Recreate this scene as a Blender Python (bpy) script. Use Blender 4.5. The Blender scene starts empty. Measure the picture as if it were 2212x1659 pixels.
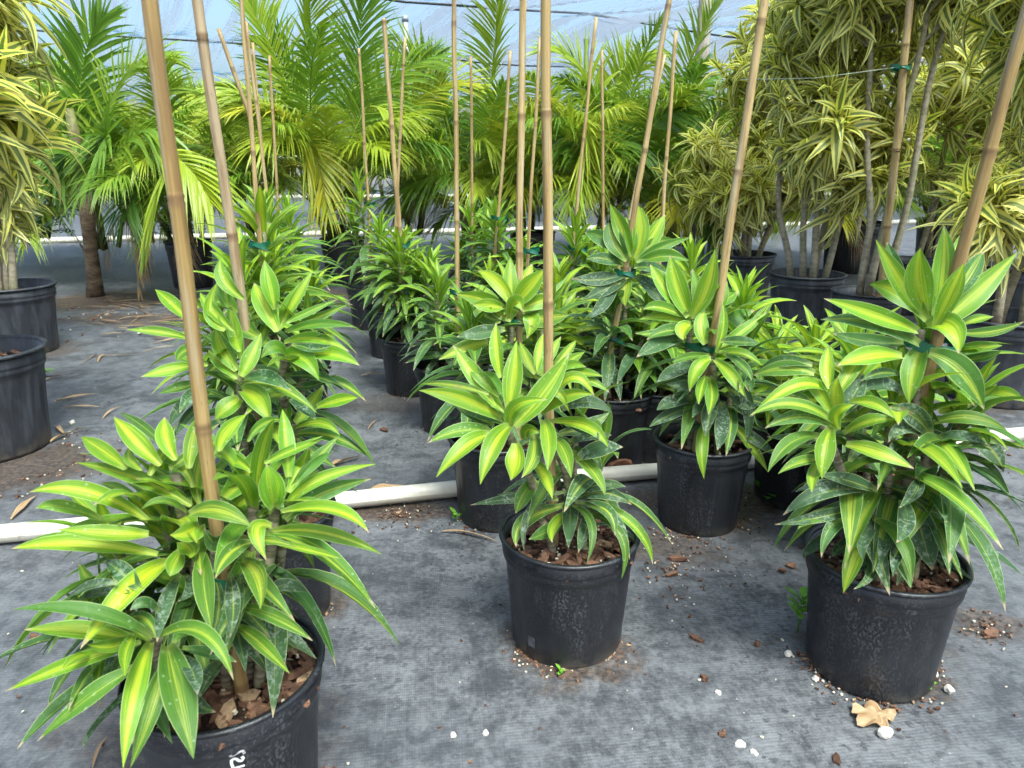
import bpy, math, random
import numpy as np
from mathutils import Vector, Matrix, Euler
R = math.radians
rnd = random.Random(11)
S = bpy.context.scene
COL = S.collection
# ------------------------------------------------------------------ camera model (also used to turn photo measurements into places)
HC, PITCH, FPX, CX, CY = 0.95, R(17.1), 1560.0, 1106.0, 829.5
cp, sp = math.cos(PITCH), math.sin(PITCH)
def ray(px, py):
    u = (px - CX) / FPX; v = (py - CY) / FPX
    return np.array([u, cp - v * sp, -(sp + v * cp)])
def atY(px, py, Y):                       # point at forward distance Y
    d = ray(px, py); return np.array([0, 0, HC]) + d * (Y / d[1])
def atZ(px, py, Z=0.0):                   # point at height Z
    d = ray(px, py); return np.array([0, 0, HC]) + d * ((Z - HC) / d[2])
def gx(px, Y, Z=0.0):                     # world x of column px at distance Y, height Z
    return (px - CX) / FPX * (Y * cp + (HC - Z) * sp)
ZOOMS = {'1': (0, 0, 1.3829), '2': (1200, 0, 1.3825), '3': (2600, 0, 1.3824), '4': (0, 1000, 1.4747),
         '5': (1300, 900, 1.4747), '6': (2600, 900, 1.4786), '7': (0, 1900, 1.3825), '8': (1600, 1900, 0.8862)}
K = 2212 / 4096
# ------------------------------------------------------------------ object helpers
def tag(o, label=None, cat=None, group=None, kind=None):
    if label: o['label'] = label
    if cat: o['category'] = cat
    if group: o['group'] = group
    if kind: o['kind'] = kind
    return o
def link(name, data, mat=None, parent=None, loc=None, rot=None, scale=None):
    o = bpy.data.objects.new(name, data); COL.objects.link(o)
    if mat is not None and data is not None and not data.materials: data.materials.append(mat)
    if parent is not None: o.parent = parent
    if loc is not None: o.location = loc
    if rot is not None: o.rotation_euler = rot
    if scale is not None: o.scale = (scale,) * 3 if not hasattr(scale, '__len__') else scale
    return o
class MB:
    """collects vertices, faces, uvs and per-vertex values; makes ONE mesh"""
    def __init__(s): s.v = []; s.f = []; s.uv = []; s.age = []; s.r = []; s.n = 0
    def add(s, V, F, UV=None, age=0., r=0.):
        V = np.asarray(V, float); n = len(V)
        s.v.append(V); s.f.append([tuple(i + s.n for i in f) for f in F])
        s.uv.append(np.zeros((n, 2)) if UV is None else np.asarray(UV, float))
        s.age.append(np.full(n, age)); s.r.append(np.full(n, r)); s.n += n
    def mesh(s, name, origin=(0, 0, 0), smooth=True, mats=None):
        m = bpy.data.meshes.new(name)
        V = np.vstack(s.v) - np.asarray(origin, float)
        F = [f for l in s.f for f in l]
        m.from_pydata(V.tolist(), [], F)
        UV = np.vstack(s.uv)
        li = np.zeros(len(m.loops), dtype=np.int32); m.loops.foreach_get('vertex_index', li)
        ul = m.uv_layers.new(name='UVMap'); ul.data.foreach_set('uv', UV[li].astype(np.float32).ravel())
        for nm, arr in (('age', s.age), ('rnd', s.r)):
            a = m.attributes.new(nm, 'FLOAT', 'POINT'); a.data.foreach_set('value', np.concatenate(arr).astype(np.float32))
        if smooth: m.polygons.foreach_set('use_smooth', np.ones(len(m.polygons), dtype=bool))
        m.update()
        return m
def nrm(a):
    a = np.asarray(a, float); return a / (np.linalg.norm(a) + 1e-9)
def prof_strap(t):   # clasping base, widest near the middle, long pointed tip
    a = 0.42 + 0.58 * np.sin(np.clip(t / 0.46, 0, 1) * math.pi / 2) ** 1.15
    q = np.clip((t - 0.46) / 0.54, 0, 1)
    return np.where(t < 0.46, a, (1 - q ** 2.0) * (1 - .25 * q ** 3) * 0.98 + 0.02)
def prof_song(t):
    a = 0.45 + 0.55 * np.sin(np.clip(t / 0.35, 0, 1) * math.pi / 2)
    q = np.clip((t - 0.35) / 0.65, 0, 1)
    return np.where(t < 0.35, a, (1 - q ** 1.7) * 0.97 + 0.03)
def prof_leaflet(t):
    a = 0.45 + 0.55 * np.sin(np.clip(t / 0.22, 0, 1) * math.pi / 2)
    q = np.clip((t - 0.22) / 0.78, 0, 1)
    return np.where(t < 0.22, a, (1 - q ** 1.35) * 0.97 + 0.03)
def leaf(mb, P0, P1, P2, w, N0, age, fold=0.22, ns=9, nw=4, prof=prof_strap, wave=0.0, twist=0.0, rv=None):
    P0, P1, P2, N0 = (np.asarray(a, float) for a in (P0, P1, P2, N0))
    t = np.linspace(0, 1, ns + 1)[:, None]
    C = (1 - t) ** 2 * P0 + 2 * t * (1 - t) * P1 + t * t * P2
    T = 2 * (1 - t) * (P1 - P0) + 2 * t * (P2 - P1)
    T = T / (np.linalg.norm(T, axis=1, keepdims=True) + 1e-9)
    Sd = np.cross(T, N0[None]); ln = np.linalg.norm(Sd, axis=1, keepdims=True)
    Sd = Sd / np.maximum(ln, 1e-6)
    for i in range(1, ns + 1):
        if np.dot(Sd[i], Sd[i - 1]) < 0: Sd[i] = -Sd[i]
    N = np.cross(Sd, T)
    if twist:
        a = twist * t
        Sd, N = Sd * np.cos(a) + N * np.sin(a), N * np.cos(a) - Sd * np.sin(a)
    W = (prof(t[:, 0]) * w * 0.5)[:, None]
    u = np.linspace(-1, 1, nw + 1)
    ph = rnd.random() * 6.28
    V = np.zeros((ns + 1, nw + 1, 3))
    fd = fold * (1.0 + 1.5 * (1 - t) ** 3)
    for j, uj in enumerate(u):
        lift = fd * (abs(uj) ** 1.15)
        wv = wave * W * math.copysign(1, uj) * abs(uj) ** 2 * np.sin(t * 9.0 + ph + (1.3 if uj > 0 else 0))
        V[:, j] = C + Sd * (uj * W) * np.sqrt(np.maximum(1 - (fd * .8) ** 2, .2)) + N * (lift * W + wv)
    UV = np.zeros((ns + 1, nw + 1, 2)); UV[:, :, 0] = (u * .5 + .5)[None]; UV[:, :, 1] = t
    F = []
    for i in range(ns):
        for j in range(nw):
            a = i * (nw + 1) + j; F.append((a, a + 1, a + nw + 2, a + nw + 1))
    mb.add(V.reshape(-1, 3), F, UV.reshape(-1, 2), age, rnd.random() if rv is None else rv)
def tube(mb, pts, rad, seg=10, cap=True, r=0., age=0.):
    pts = np.asarray(pts, float); n = len(pts); rad = np.broadcast_to(np.asarray(rad, float), (n,))
    T = np.gradient(pts, axis=0); T /= np.linalg.norm(T, axis=1, keepdims=True) + 1e-9
    ref = np.array([0, 0, 1.]) if abs(T[0][2]) < .8 else np.array([1., 0, 0])
    V = []; UV = []; L = np.concatenate([[0], np.cumsum(np.linalg.norm(np.diff(pts, axis=0), axis=1))])
    A = nrm(np.cross(T[0], ref))
    for i in range(n):
        A = nrm(A - T[i] * np.dot(A, T[i])); B = np.cross(T[i], A)
        for k in range(seg + 1):
            a = 2 * math.pi * k / seg
            V.append(pts[i] + (A * math.cos(a) + B * math.sin(a)) * rad[i]); UV.append((k / seg, L[i]))
    F = [(i * (seg + 1) + k, i * (seg + 1) + k + 1, (i + 1) * (seg + 1) + k + 1, (i + 1) * (seg + 1) + k) for i in range(n - 1) for k in range(seg)]
    if cap:
        F.append(tuple(range(seg - 1, -1, -1))); F.append(tuple((n - 1) * (seg + 1) + k for k in range(seg)))
    mb.add(V, F, UV, age, r)
def lathe(mb, prof, seg=48, wob=0.0, flute=None, r=0.):
    V = []; UV = []; ph = rnd.random() * 6
    for i, (ra, z) in enumerate(prof):
        for k in range(seg + 1):
            a = 2 * math.pi * k / seg
            q = ra * (1 + wob * math.sin(2 * a + ph) + wob * .5 * math.sin(3 * a + ph * 2))
            if flute and flute[0] < z < flute[1] and i < flute[3]: q += flute[2] * (abs(math.sin(a * flute[4])) - 1)
            V.append((q * math.cos(a), q * math.sin(a), z)); UV.append((k / seg, z))
    F = [(i * (seg + 1) + k, i * (seg + 1) + k + 1, (i + 1) * (seg + 1) + k + 1, (i + 1) * (seg + 1) + k) for i in range(len(prof) - 1) for k in range(seg)]
    mb.add(V, F, UV, 0, r)
# ------------------------------------------------------------------ node helpers
class NT:
    def __init__(s, name):
        s.m = bpy.data.materials.new(name); s.m.use_nodes = True; s.t = s.m.node_tree
        s.t.nodes.clear(); s.out = s.n('ShaderNodeOutputMaterial')
    def n(s, ty, **kw):
        x = s.t.nodes.new(ty)
        for k, v in kw.items(): setattr(x, k, v)
        return x
    def set(s, sock, v):
        if hasattr(v, 'links') or isinstance(v, bpy.types.NodeSocket): s.t.links.new(v, sock)
        else: sock.default_value = v
    def math(s, op, a, b=0.0, c=None, clamp=False):
        x = s.n('ShaderNodeMath', operation=op, use_clamp=clamp); s.set(x.inputs[0], a); s.set(x.inputs[1], b)
        if c is not None: s.set(x.inputs[2], c)
        return x.outputs[0]
    def mix(s, f, a, b, blend='MIX'):
        x = s.n('ShaderNodeMix', data_type='RGBA', blend_type=blend); s.set(x.inputs[0], f)
        s.set(x.inputs[6], a if not isinstance(a, tuple) else (*a, 1)[:4]); s.set(x.inputs[7], b if not isinstance(b, tuple) else (*b, 1)[:4])
        return x.outputs[2]
    def rng(s, v, a, b, c=0., d=1., smooth=True):
        x = s.n('ShaderNodeMapRange', interpolation_type='SMOOTHSTEP' if smooth else 'LINEAR')
        for i, q in enumerate((v, a, b, c, d)): s.set(x.inputs[i], q)
        return x.outputs[0]
    def attr(s, nm): return s.n('ShaderNodeAttribute', attribute_name=nm).outputs['Fac']
    def uv(s):
        u = s.n('ShaderNodeSeparateXYZ'); s.t.links.new(s.n('ShaderNodeTexCoord').outputs['UV'], u.inputs[0]); return u.outputs[0], u.outputs[1]
    def comb(s, x, y, z):
        c = s.n('ShaderNodeCombineXYZ'); s.set(c.inputs[0], x); s.set(c.inputs[1], y); s.set(c.inputs[2], z); return c.outputs[0]
    def obj(s): return s.n('ShaderNodeTexCoord').outputs['Object']
    def pos(s): return s.n('ShaderNodeNewGeometry').outputs['Position']
    def scale(s, vec, sc):
        x = s.n('ShaderNodeMapping'); s.set(x.inputs[0], vec); x.inputs['Scale'].default_value = sc; return x.outputs[0]
    def noise(s, vec, sc=1., det=3., rough=.55, dist=0.):
        x = s.n('ShaderNodeTexNoise'); s.set(x.inputs['Vector'], vec); s.set(x.inputs['Scale'], sc)
        x.inputs['Detail'].default_value = det; x.inputs['Roughness'].default_value = rough; x.inputs['Distortion'].default_value = dist
        return x.outputs['Fac']
    def vor(s, vec, sc, feature='F1'):
        x = s.n('ShaderNodeTexVoronoi', feature=feature); s.set(x.inputs['Vector'], vec); s.set(x.inputs['Scale'], sc); return x.outputs[0]
    def objrand(s): return s.n('ShaderNodeObjectInfo').outputs['Random']
    def bump(s, h, st, dist=.01):
        b = s.n('ShaderNodeBump'); s.set(b.inputs['Height'], h); b.inputs['Strength'].default_value = st; b.inputs['Distance'].default_value = dist; return b.outputs[0]
    def princ(s, col, rough=.5, spec=.5, normal=None, metal=0.):
        p = s.n('ShaderNodeBsdfPrincipled'); s.set(p.inputs['Base Color'], col if not isinstance(col, tuple) else (*col, 1)[:4]); s.set(p.inputs['Roughness'], rough)
        s.set(p.inputs['Specular IOR Level'], spec); p.inputs['Metallic'].default_value = metal
        if normal is not None: s.set(p.inputs['Normal'], normal)
        return p.outputs[0]
    def done(s, sh): s.t.links.new(sh, s.out.inputs[0]); return s.m
    def leafshade(s, col, trans, rough, spec, normal=None, tcol=None):
        p = s.princ(col, rough, spec, normal); t = s.n('ShaderNodeBsdfTranslucent'); s.set(t.inputs[0], tcol if tcol is not None else col)
        m = s.n('ShaderNodeMixShader'); m.inputs[0].default_value = trans
        s.t.links.new(p, m.inputs[1]); s.t.links.new(t.outputs[0], m.inputs[2]); return m.outputs[0]
M = {}
def mat_strap():
    s = NT('striped_leaf'); u, v = s.uv(); age = s.attr('age'); rv = s.attr('rnd')
    c = s.math('ABSOLUTE', s.math('MULTIPLY_ADD', u, 2., -1.))
    r20 = s.math('MULTIPLY', rv, 37.)
    st = s.noise(s.comb(s.math('MULTIPLY_ADD', u, 13., r20), s.math('MULTIPLY', v, .8), r20), 1., 4., .6)
    st2 = s.noise(s.comb(s.math('MULTIPLY_ADD', u, 30., r20), s.math('MULTIPLY', v, 1.2), 3.), 1., 1., .5)
    wy = s.math('ADD', s.math('MULTIPLY_ADD', age, -.54, .43), s.math('MULTIPLY', s.math('SUBTRACT', s.math('FRACT', s.math('MULTIPLY', rv, 7.3)), .5), .34))
    cc = s.math('ADD', s.math('MULTIPLY_ADD', s.math('SUBTRACT', st, .5), 2.0, c), s.math('MULTIPLY', s.math('SUBTRACT', st2, .5), .7))
    g = s.rng(cc, s.math('SUBTRACT', wy, .34), s.math('ADD', wy, .24))
    yel = s.mix(age, (.46, .555, .028), (.40, .47, .07))
    midg = s.mix(s.rng(st2, .35, .65), (.125, .295, .012), (.215, .405, .018))
    grn = s.mix(s.rng(age, .15, .75), midg, (.050, .148, .024))
    grn = s.mix(s.rng(age, .6, 1.), grn, (.050, .102, .052))
    grn = s.mix(s.rng(st2, .3, .8, 0., .35), grn, (.12, .25, .05))
    st3 = s.noise(s.comb(s.math('MULTIPLY_ADD', u, 46., r20), s.math('MULTIPLY', v, .6), 9.), 1., 1., .5)
    g = s.math('MAXIMUM', g, s.rng(st3, .56, .66, 0., .7))
    col = s.mix(g, yel, grn)
    # pale leaf base, pale thin edge
    col = s.mix(s.rng(v, .0, .16, .55, 0.), col, (.50, .60, .16))
    col = s.mix(s.rng(c, .90, .985, 0., .75), col, (.46, .55, .22))
    p = s.obj()
    blot = s.math('MULTIPLY', s.rng(s.noise(p, 150., 3., .6), .47, .62), s.rng(s.noise(p, 30., 2.), .40, .62))
    col = s.mix(s.math('MULTIPLY', blot, s.rng(age, .5, 1., .04, .48)), col, (.46, .54, .46))
    drop = s.rng(s.vor(p, 95.), .13, .22, 1., 0.)
    col = s.mix(s.math('MULTIPLY', drop, s.rng(s.noise(p, 9., 1.), .5, .6, 0., .30)), col, (.55, .62, .42))
    tn = s.noise(p, 40., 2.)
    tip = s.math('MULTIPLY', s.rng(s.math('MULTIPLY_ADD', tn, .06, v), .955, .995, 0., .9), s.rng(s.math('ADD', rv, s.math('MULTIPLY', age, .3)), .55, .75))
    blem = s.math('MULTIPLY', s.rng(s.noise(p, 28., 3., .6), .69, .73), s.rng(age, .2, .9, .15, .8))
    col = s.mix(blem, col, (.28, .22, .10))
    col = s.mix(tip, col, (.42, .34, .2))
    hue = s.n('ShaderNodeHueSaturation'); s.set(hue.inputs['Color'], col)
    s.set(hue.inputs['Value'], s.math('MULTIPLY_ADD', rv, .3, .85)); s.set(hue.inputs['Hue'], s.math('MULTIPLY_ADD', s.objrand(), .016, .494))
    h = s.noise(s.comb(s.math('MULTIPLY_ADD', u, 34., r20), s.math('MULTIPLY', v, .5), 0.), 1., 2.)
    nb = s.bump(h, .35, .002)
    return s.done(s.leafshade(hue.outputs[0], .34, s.rng(age, .2, 1., .36, .52), .38, nb))
def mat_song():
    s = NT('variegated_leaf'); u, v = s.uv(); age = s.attr('age'); rv = s.attr('rnd')
    c = s.math('ABSOLUTE', s.math('MULTIPLY_ADD', u, 2., -1.))
    r20 = s.math('MULTIPLY', rv, 37.)
    st = s.noise(s.comb(s.math('MULTIPLY_ADD', u, 9., r20), v, r20), 1., 2.)
    m = s.rng(s.math('MULTIPLY_ADD', s.math('SUBTRACT', st, .5), .5, c), .28, .46)
    grn = s.mix(s.rng(st, .4, .62), (.17, .225, .08), (.33, .37, .17))
    grn = s.mix(age, (.15, .25, .035), grn)
    yel = s.mix(age, (.86, .83, .12), (.86, .80, .28))
    col = s.mix(m, grn, yel)
    hue = s.n('ShaderNodeHueSaturation'); s.set(hue.inputs['Color'], col)
    s.set(hue.inputs['Value'], s.math('MULTIPLY_ADD', rv, .4, .8))
    return s.done(s.leafshade(hue.outputs[0], .5, .45, .4))
def mat_palm():
    s = NT('palm_leaf'); u, v = s.uv(); age = s.attr('age'); rv = s.attr('rnd')
    a = s.math('ADD', s.math('MULTIPLY_ADD', age, .85, .09), s.math('MULTIPLY', s.math('SUBTRACT', s.objrand(), .42), .55))
    a = s.math('ADD', a, s.math('MULTIPLY', s.math('SUBTRACT', rv, .5), .22))
    col = s.mix(s.rng(a, -.1, .32), (.05, .15, .022), (.16, .31, .024))
    col = s.mix(s.rng(a, .3, .75), col, (.36, .455, .03))
    col = s.mix(s.rng(a, .8, 1.25), col, (.62, .56, .045))
    c = s.math('ABSOLUTE', s.math('MULTIPLY_ADD', u, 2., -1.))
    col = s.mix(s.rng(c, 0., .12, .5, 0.), col, (.40, .46, .12))
    tip = s.math('MULTIPLY', s.rng(v, .8, 1., 0., .75), s.rng(s.math('ADD', rv, s.math('MULTIPLY', a, .3)), .75, .95))
    col = s.mix(tip, col, (.24, .14, .06))
    return s.done(s.leafshade(col, .36, .40, .5))
def mat_simple(name, col, rough=.6, spec=.4, nsc=20., var=.3, metal=0., col2=None, bump=.0, stretch=(1, 1, 1)):
    s = NT(name); p = s.scale(s.obj(), stretch)
    f = s.noise(p, nsc, 4., .6)
    c2 = col2 if col2 else tuple(x * (1 - var) for x in col)
    c = s.mix(s.rng(f, .35, .65), col, c2)
    nb = s.bump(f, bump, .01) if bump else None
    return s.done(s.princ(c, rough, spec, nb, metal))
def mat_dry():
    s = NT('dry_leaf'); u, v = s.uv(); rv = s.attr('rnd')
    st = s.noise(s.comb(s.math('MULTIPLY', u, 14.), s.math('MULTIPLY', v, 1.5), s.math('MULTIPLY', rv, 30.)), 1., 4.)
    col = s.mix(s.rng(st, .3, .7), (.30, .17, .075), (.52, .38, .22))
    col = s.mix(s.rng(rv, .6, 1., 0., .5), col, (.16, .08, .045))
    return s.done(s.leafshade(col, .15, .6, .3))
def mat_pot():
    s = NT('black_plastic'); p = s.obj(); oi = s.objrand()
    u, v = s.uv()
    pv = s.n('ShaderNodeVectorMath', operation='ADD'); s.set(pv.inputs[0], p); s.set(pv.inputs[1], s.comb(s.math('MULTIPLY', oi, 9.), oi, oi)); p2 = pv.outputs[0]
    drip = s.noise(s.scale(p2, (1, 1, .6)), 260., 2., .6)
    big = s.noise(s.scale(p2, (1, 1, .5)), 9., 3., .6)
    spk = s.math('MULTIPLY', s.rng(drip, .50, .60), s.math('MULTIPLY', s.rng(big, .34, .58), s.rng(s.noise(s.scale(p2, (1, 1, .08)), 34., 3., .6), .38, .62, .15, 1.)))
    col = s.mix(s.math('MULTIPLY', spk, .34), (.0095, .010, .012), (.15, .155, .165))
    dust = s.rng(s.noise(p2, 5., 4., .65), .45, .75)
    col = s.mix(s.math('MULTIPLY', dust, .25), col, (.055, .06, .07))
    sep = s.n('ShaderNodeSeparateXYZ'); s.set(sep.inputs[0], p)
    mud = s.math('MULTIPLY', s.rng(sep.outputs[2], .0, .035, 1., 0.), s.rng(s.noise(p2, 30., 3.), .4, .6))
    col = s.mix(s.math('MULTIPLY', mud, .35), col, (.16, .14, .10))
    return s.done(s.princ(col, s.rng(spk, 0., 1., .36, .6), .5, s.bump(drip, .14, .004)))
def mat_oldpot():
    s = NT('weathered_plastic'); p = s.obj(); oi = s.objrand()
    streak = s.noise(s.scale(p, (1, 1, .18)), 26., 4., .62); d = s.noise(p, 7., 4., .6)
    col = s.mix(s.rng(streak, .4, .7), (.022, .024, .029), (.055, .06, .07))
    col = s.mix(s.math('MULTIPLY', s.rng(d, .5, .75), .5), col, (.085, .09, .10))
    sep = s.n('ShaderNodeSeparateXYZ'); s.set(sep.inputs[0], p)
    mud = s.math('MULTIPLY', s.rng(sep.outputs[2], .0, .09, 1., 0.), s.rng(s.noise(p, 14., 4.), .4, .62))
    col = s.mix(s.math('MULTIPLY', mud, .6), col, (.15, .125, .09))
    return s.done(s.princ(col, .5, .45, s.bump(streak, .15, .004)))
def mat_bamboo():
    s = NT('bamboo'); u, v = s.uv(); oi = s.objrand(); rv = s.attr('rnd')
    sd = s.math('MULTIPLY', rv, 20.)
    st = s.noise(s.comb(s.math('MULTIPLY_ADD', u, 16., sd), s.math('MULTIPLY', v, 3.), sd), 1., 4., .6)
    bl = s.noise(s.comb(s.math('MULTIPLY_ADD', u, 5., sd), s.math('MULTIPLY', v, 5.), sd), 1., 4., .6)
    bas = s.mix(rv, (.30, .19, .06), (.50, .365, .16))
    bas = s.mix(s.rng(rv, .7, 1.), bas, (.40, .30, .20))
    col = s.mix(s.rng(st, .35, .7), bas, s.mix(.4, bas, (.58, .43, .21)))
    col = s.mix(s.rng(bl, .44, .64, 0., .7), col, (.20, .115, .045))
    col = s.mix(s.math('MULTIPLY', s.rng(s.noise(s.comb(s.math('MULTIPLY', u, 4.), s.math('MULTIPLY_ADD', v, 3.5, sd), 2.), 1., 3., .6), .5, .7), .45), col, (.42, .38, .29))
    fle = s.rng(s.noise(s.comb(s.math('MULTIPLY_ADD', u, 26., sd), s.math('MULTIPLY', v, 40.), sd), 1., 2.), .68, .74)
    col = s.mix(s.math('MULTIPLY', fle, .75), col, (.075, .05, .03))
    col = s.mix(s.math('MULTIPLY', s.attr('age'), .7), col, (.17, .095, .045))
    return s.done(s.princ(col, .5, .4, s.bump(st, .2, .003)))
def mat_bark():
    s = NT('bark_chips'); rv = s.attr('rnd'); ag = s.attr('age'); p = s.obj()
    f = s.noise(s.scale(p, (1, 1, 1)), 90., 4., .65)
    col = s.mix(rv, (.07, .034, .020), (.26, .13, .075))
    col = s.mix(s.rng(rv, .86, 1.), col, (.42, .28, .16))
    col = s.mix(s.rng(f, .4, .7, 0., .6), col, (.03, .018, .014))
    col = s.mix(s.rng(ag, .5, .6), col, s.mix(f, (.42, .35, .23), (.70, .64, .52)))
    return s.done(s.princ(col, .75, .3, s.bump(f, .5, .004)))
def mat_soil():
    s = NT('potting_soil'); p = s.obj(); f = s.noise(p, 60., 6., .75); v = s.vor(p, 110.)
    col = s.mix(s.rng(f, .35, .68), (.018, .011, .008), (.085, .047, .030))
    col = s.mix(s.math('MULTIPLY', s.rng(v, .1, .2, 1., 0.), s.rng(f, .5, .6)), col, (.45, .38, .26))
    return s.done(s.princ(col, .9, .2, s.bump(f, 1., .02)))
def mat_stem():
    s = NT('dracaena_stem'); u, v = s.uv(); p = s.obj()
    ring = s.noise(s.comb(s.math('MULTIPLY', u, 1.5), s.math('MULTIPLY', v, 110.), 0.), 1., 2.)
    col = s.mix(s.rng(ring, .4, .62), (.30, .25, .17), (.13, .115, .07))
    col = s.mix(s.rng(s.noise(p, 16., 2.), .45, .65, 0., .5), col, (.20, .24, .09))
    return s.done(s.princ(col, .7, .3, s.bump(ring, .5, .004)))
def mat_trunk():
    s = NT('grey_bark'); u, v = s.uv(); p = s.obj()
    ring = s.noise(s.comb(s.math('MULTIPLY', u, 3.), s.math('MULTIPLY', v, 45.), 0.), 1., 4.)
    col = s.mix(s.rng(ring, .38, .66), (.36, .31, .22), (.20, .17, .11))
    col = s.mix(s.rng(s.noise(p, 9., 3.), .45, .68, 0., .55), col, (.24, .25, .13))
    return s.done(s.princ(col, .75, .25, s.bump(ring, .4, .006)))
def mat_ground():
    s = NT('woven_ground_cloth'); p = s.pos()
    rot = s.n('ShaderNodeMapping'); s.set(rot.inputs[0], p); rot.inputs['Rotation'].default_value = (0, 0, R(-7)); q = rot.outputs[0]
    sep = s.n('ShaderNodeSeparateXYZ'); s.set(sep.inputs[0], q)
    wob = s.noise(p, 14., 2.)
    yy = s.math('MULTIPLY_ADD', wob, .012, sep.outputs[1]); xx = s.math('MULTIPLY_ADD', wob, .008, sep.outputs[0])
    w1 = s.math('SINE', s.math('MULTIPLY', yy, 2 * math.pi / .0068)); w2 = s.math('SINE', s.math('MULTIPLY', xx, 2 * math.pi / .0042))
    weave = s.math('MULTIPLY_ADD', w1, .5, s.math('MULTIPLY', w2, .28))
    thread = s.noise(s.scale(q, (6, 160, 1)), 1., 3., .6); thread2 = s.noise(s.scale(q, (140, 6, 1)), 1., 2., .6)
    big = s.noise(p, 1.1, 5., .62); mid = s.noise(p, 4.6, 7., .70, .4); fin = s.noise(p, 26., 5., .7)
    mot = s.noise(p, 17., 5., .68, .3)
    col = s.mix(s.rng(s.math('ADD', s.math('MULTIPLY', mid, .30), s.math('ADD', s.math('MULTIPLY', mot, .34), s.math('ADD', s.math('MULTIPLY', fin, .16), s.math('MULTIPLY', s.noise(p, 85., 3., .7), .20)))), .41, .59), (.046, .047, .049), (.192, .195, .199))
    col = s.mix(s.rng(big, .40, .60, .35, 0.), col, (.062, .068, .075))
    col = s.mix(s.rng(thread, .35, .65, 0., .20), col, (.055, .058, .064))
    col = s.mix(s.rng(thread2, .5, .72, 0., .07), col, (.36, .375, .385))
    col = s.mix(s.math('MULTIPLY', s.rng(weave, -.4, .6, .30, 0.), s.rng(s.noise(p, 9., 3.), .35, .65, .25, 1.)), col, (.035, .038, .046))
    spots = s.math('MULTIPLY', s.rng(s.noise(p, 34., 4., .6), .55, .66), s.rng(s.noise(p, 2.2, 3.), .36, .58))
    col = s.mix(s.math('MULTIPLY', spots, .7), col, (.028, .028, .032))
    spk = s.rng(s.vor(p, 38.), .05, .085, 1., 0.)
    col = s.mix(s.math('MULTIPLY', spk, s.rng(s.noise(p, 5., 2.), .5, .62, 0., .5)), col, (.55, .52, .45))
    # dirt with shapes of its own: centre x, y, radius x, radius y, strength
    dn = s.noise(p, 11., 6., .72); dcol = s.mix(s.rng(s.noise(p, 70., 5., .7), .4, .65), (.032, .024, .019), (.135, .088, .058))
    tot = None
    for (px, py, rx, ry, stg) in DIRT:
        c = atZ(px, py); d = s.n('ShaderNodeVectorMath', operation='SUBTRACT'); s.set(d.inputs[0], p); d.inputs[1].default_value = tuple(c)
        l = s.n('ShaderNodeVectorMath', operation='LENGTH'); s.set(l.inputs[0], s.scale(d.outputs[0], (1 / rx, 1 / ry, 0)))
        f = s.math('MULTIPLY', s.rng(s.math('MULTIPLY_ADD', dn, 1.7, s.math('SUBTRACT', l.outputs['Value'], .85)), .45, .95, 1., 0.), stg)
        tot = f if tot is None else s.math('MAXIMUM', tot, f)
    col = s.mix(tot, col, dcol)
    # moss / grit rings below the pots
    h = s.math('ADD', s.math('MULTIPLY', weave, .25), s.math('ADD', fin, s.math('MULTIPLY', tot, s.noise(p, 70., 4.))))
    return s.done(s.princ(col, s.rng(mid, .3, .7, .44, .60), .5, s.bump(h, .22, .004)))
DIRT = [(215, 650, .75, .55, .95), (330, 690, .9, .25, .7), (700, 640, .8, .4, .8), (1560, 1085, .42, .16, .85), (1440, 1180, .2, .12, .6), (860, 1105, .2, .09, .9),
        (1232, 1392, .172, .165, .95), (1890, 1410, .172, .17, .9), (640, 1300, .17, .14, .8), (1530, 1120, .18, .15, .9), (2100, 860, .4, .3, .5),
        (60, 760, .32, .3, .7), (40, 1010, .34, .3, .8), (1950, 830, .5, .2, .5), (1330, 985, .25, .1, .8), (2140, 1350, .1, .08, .7), (830, 870, .3, .2, .4), (430, 1590, .3, .2, .5)]
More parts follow.
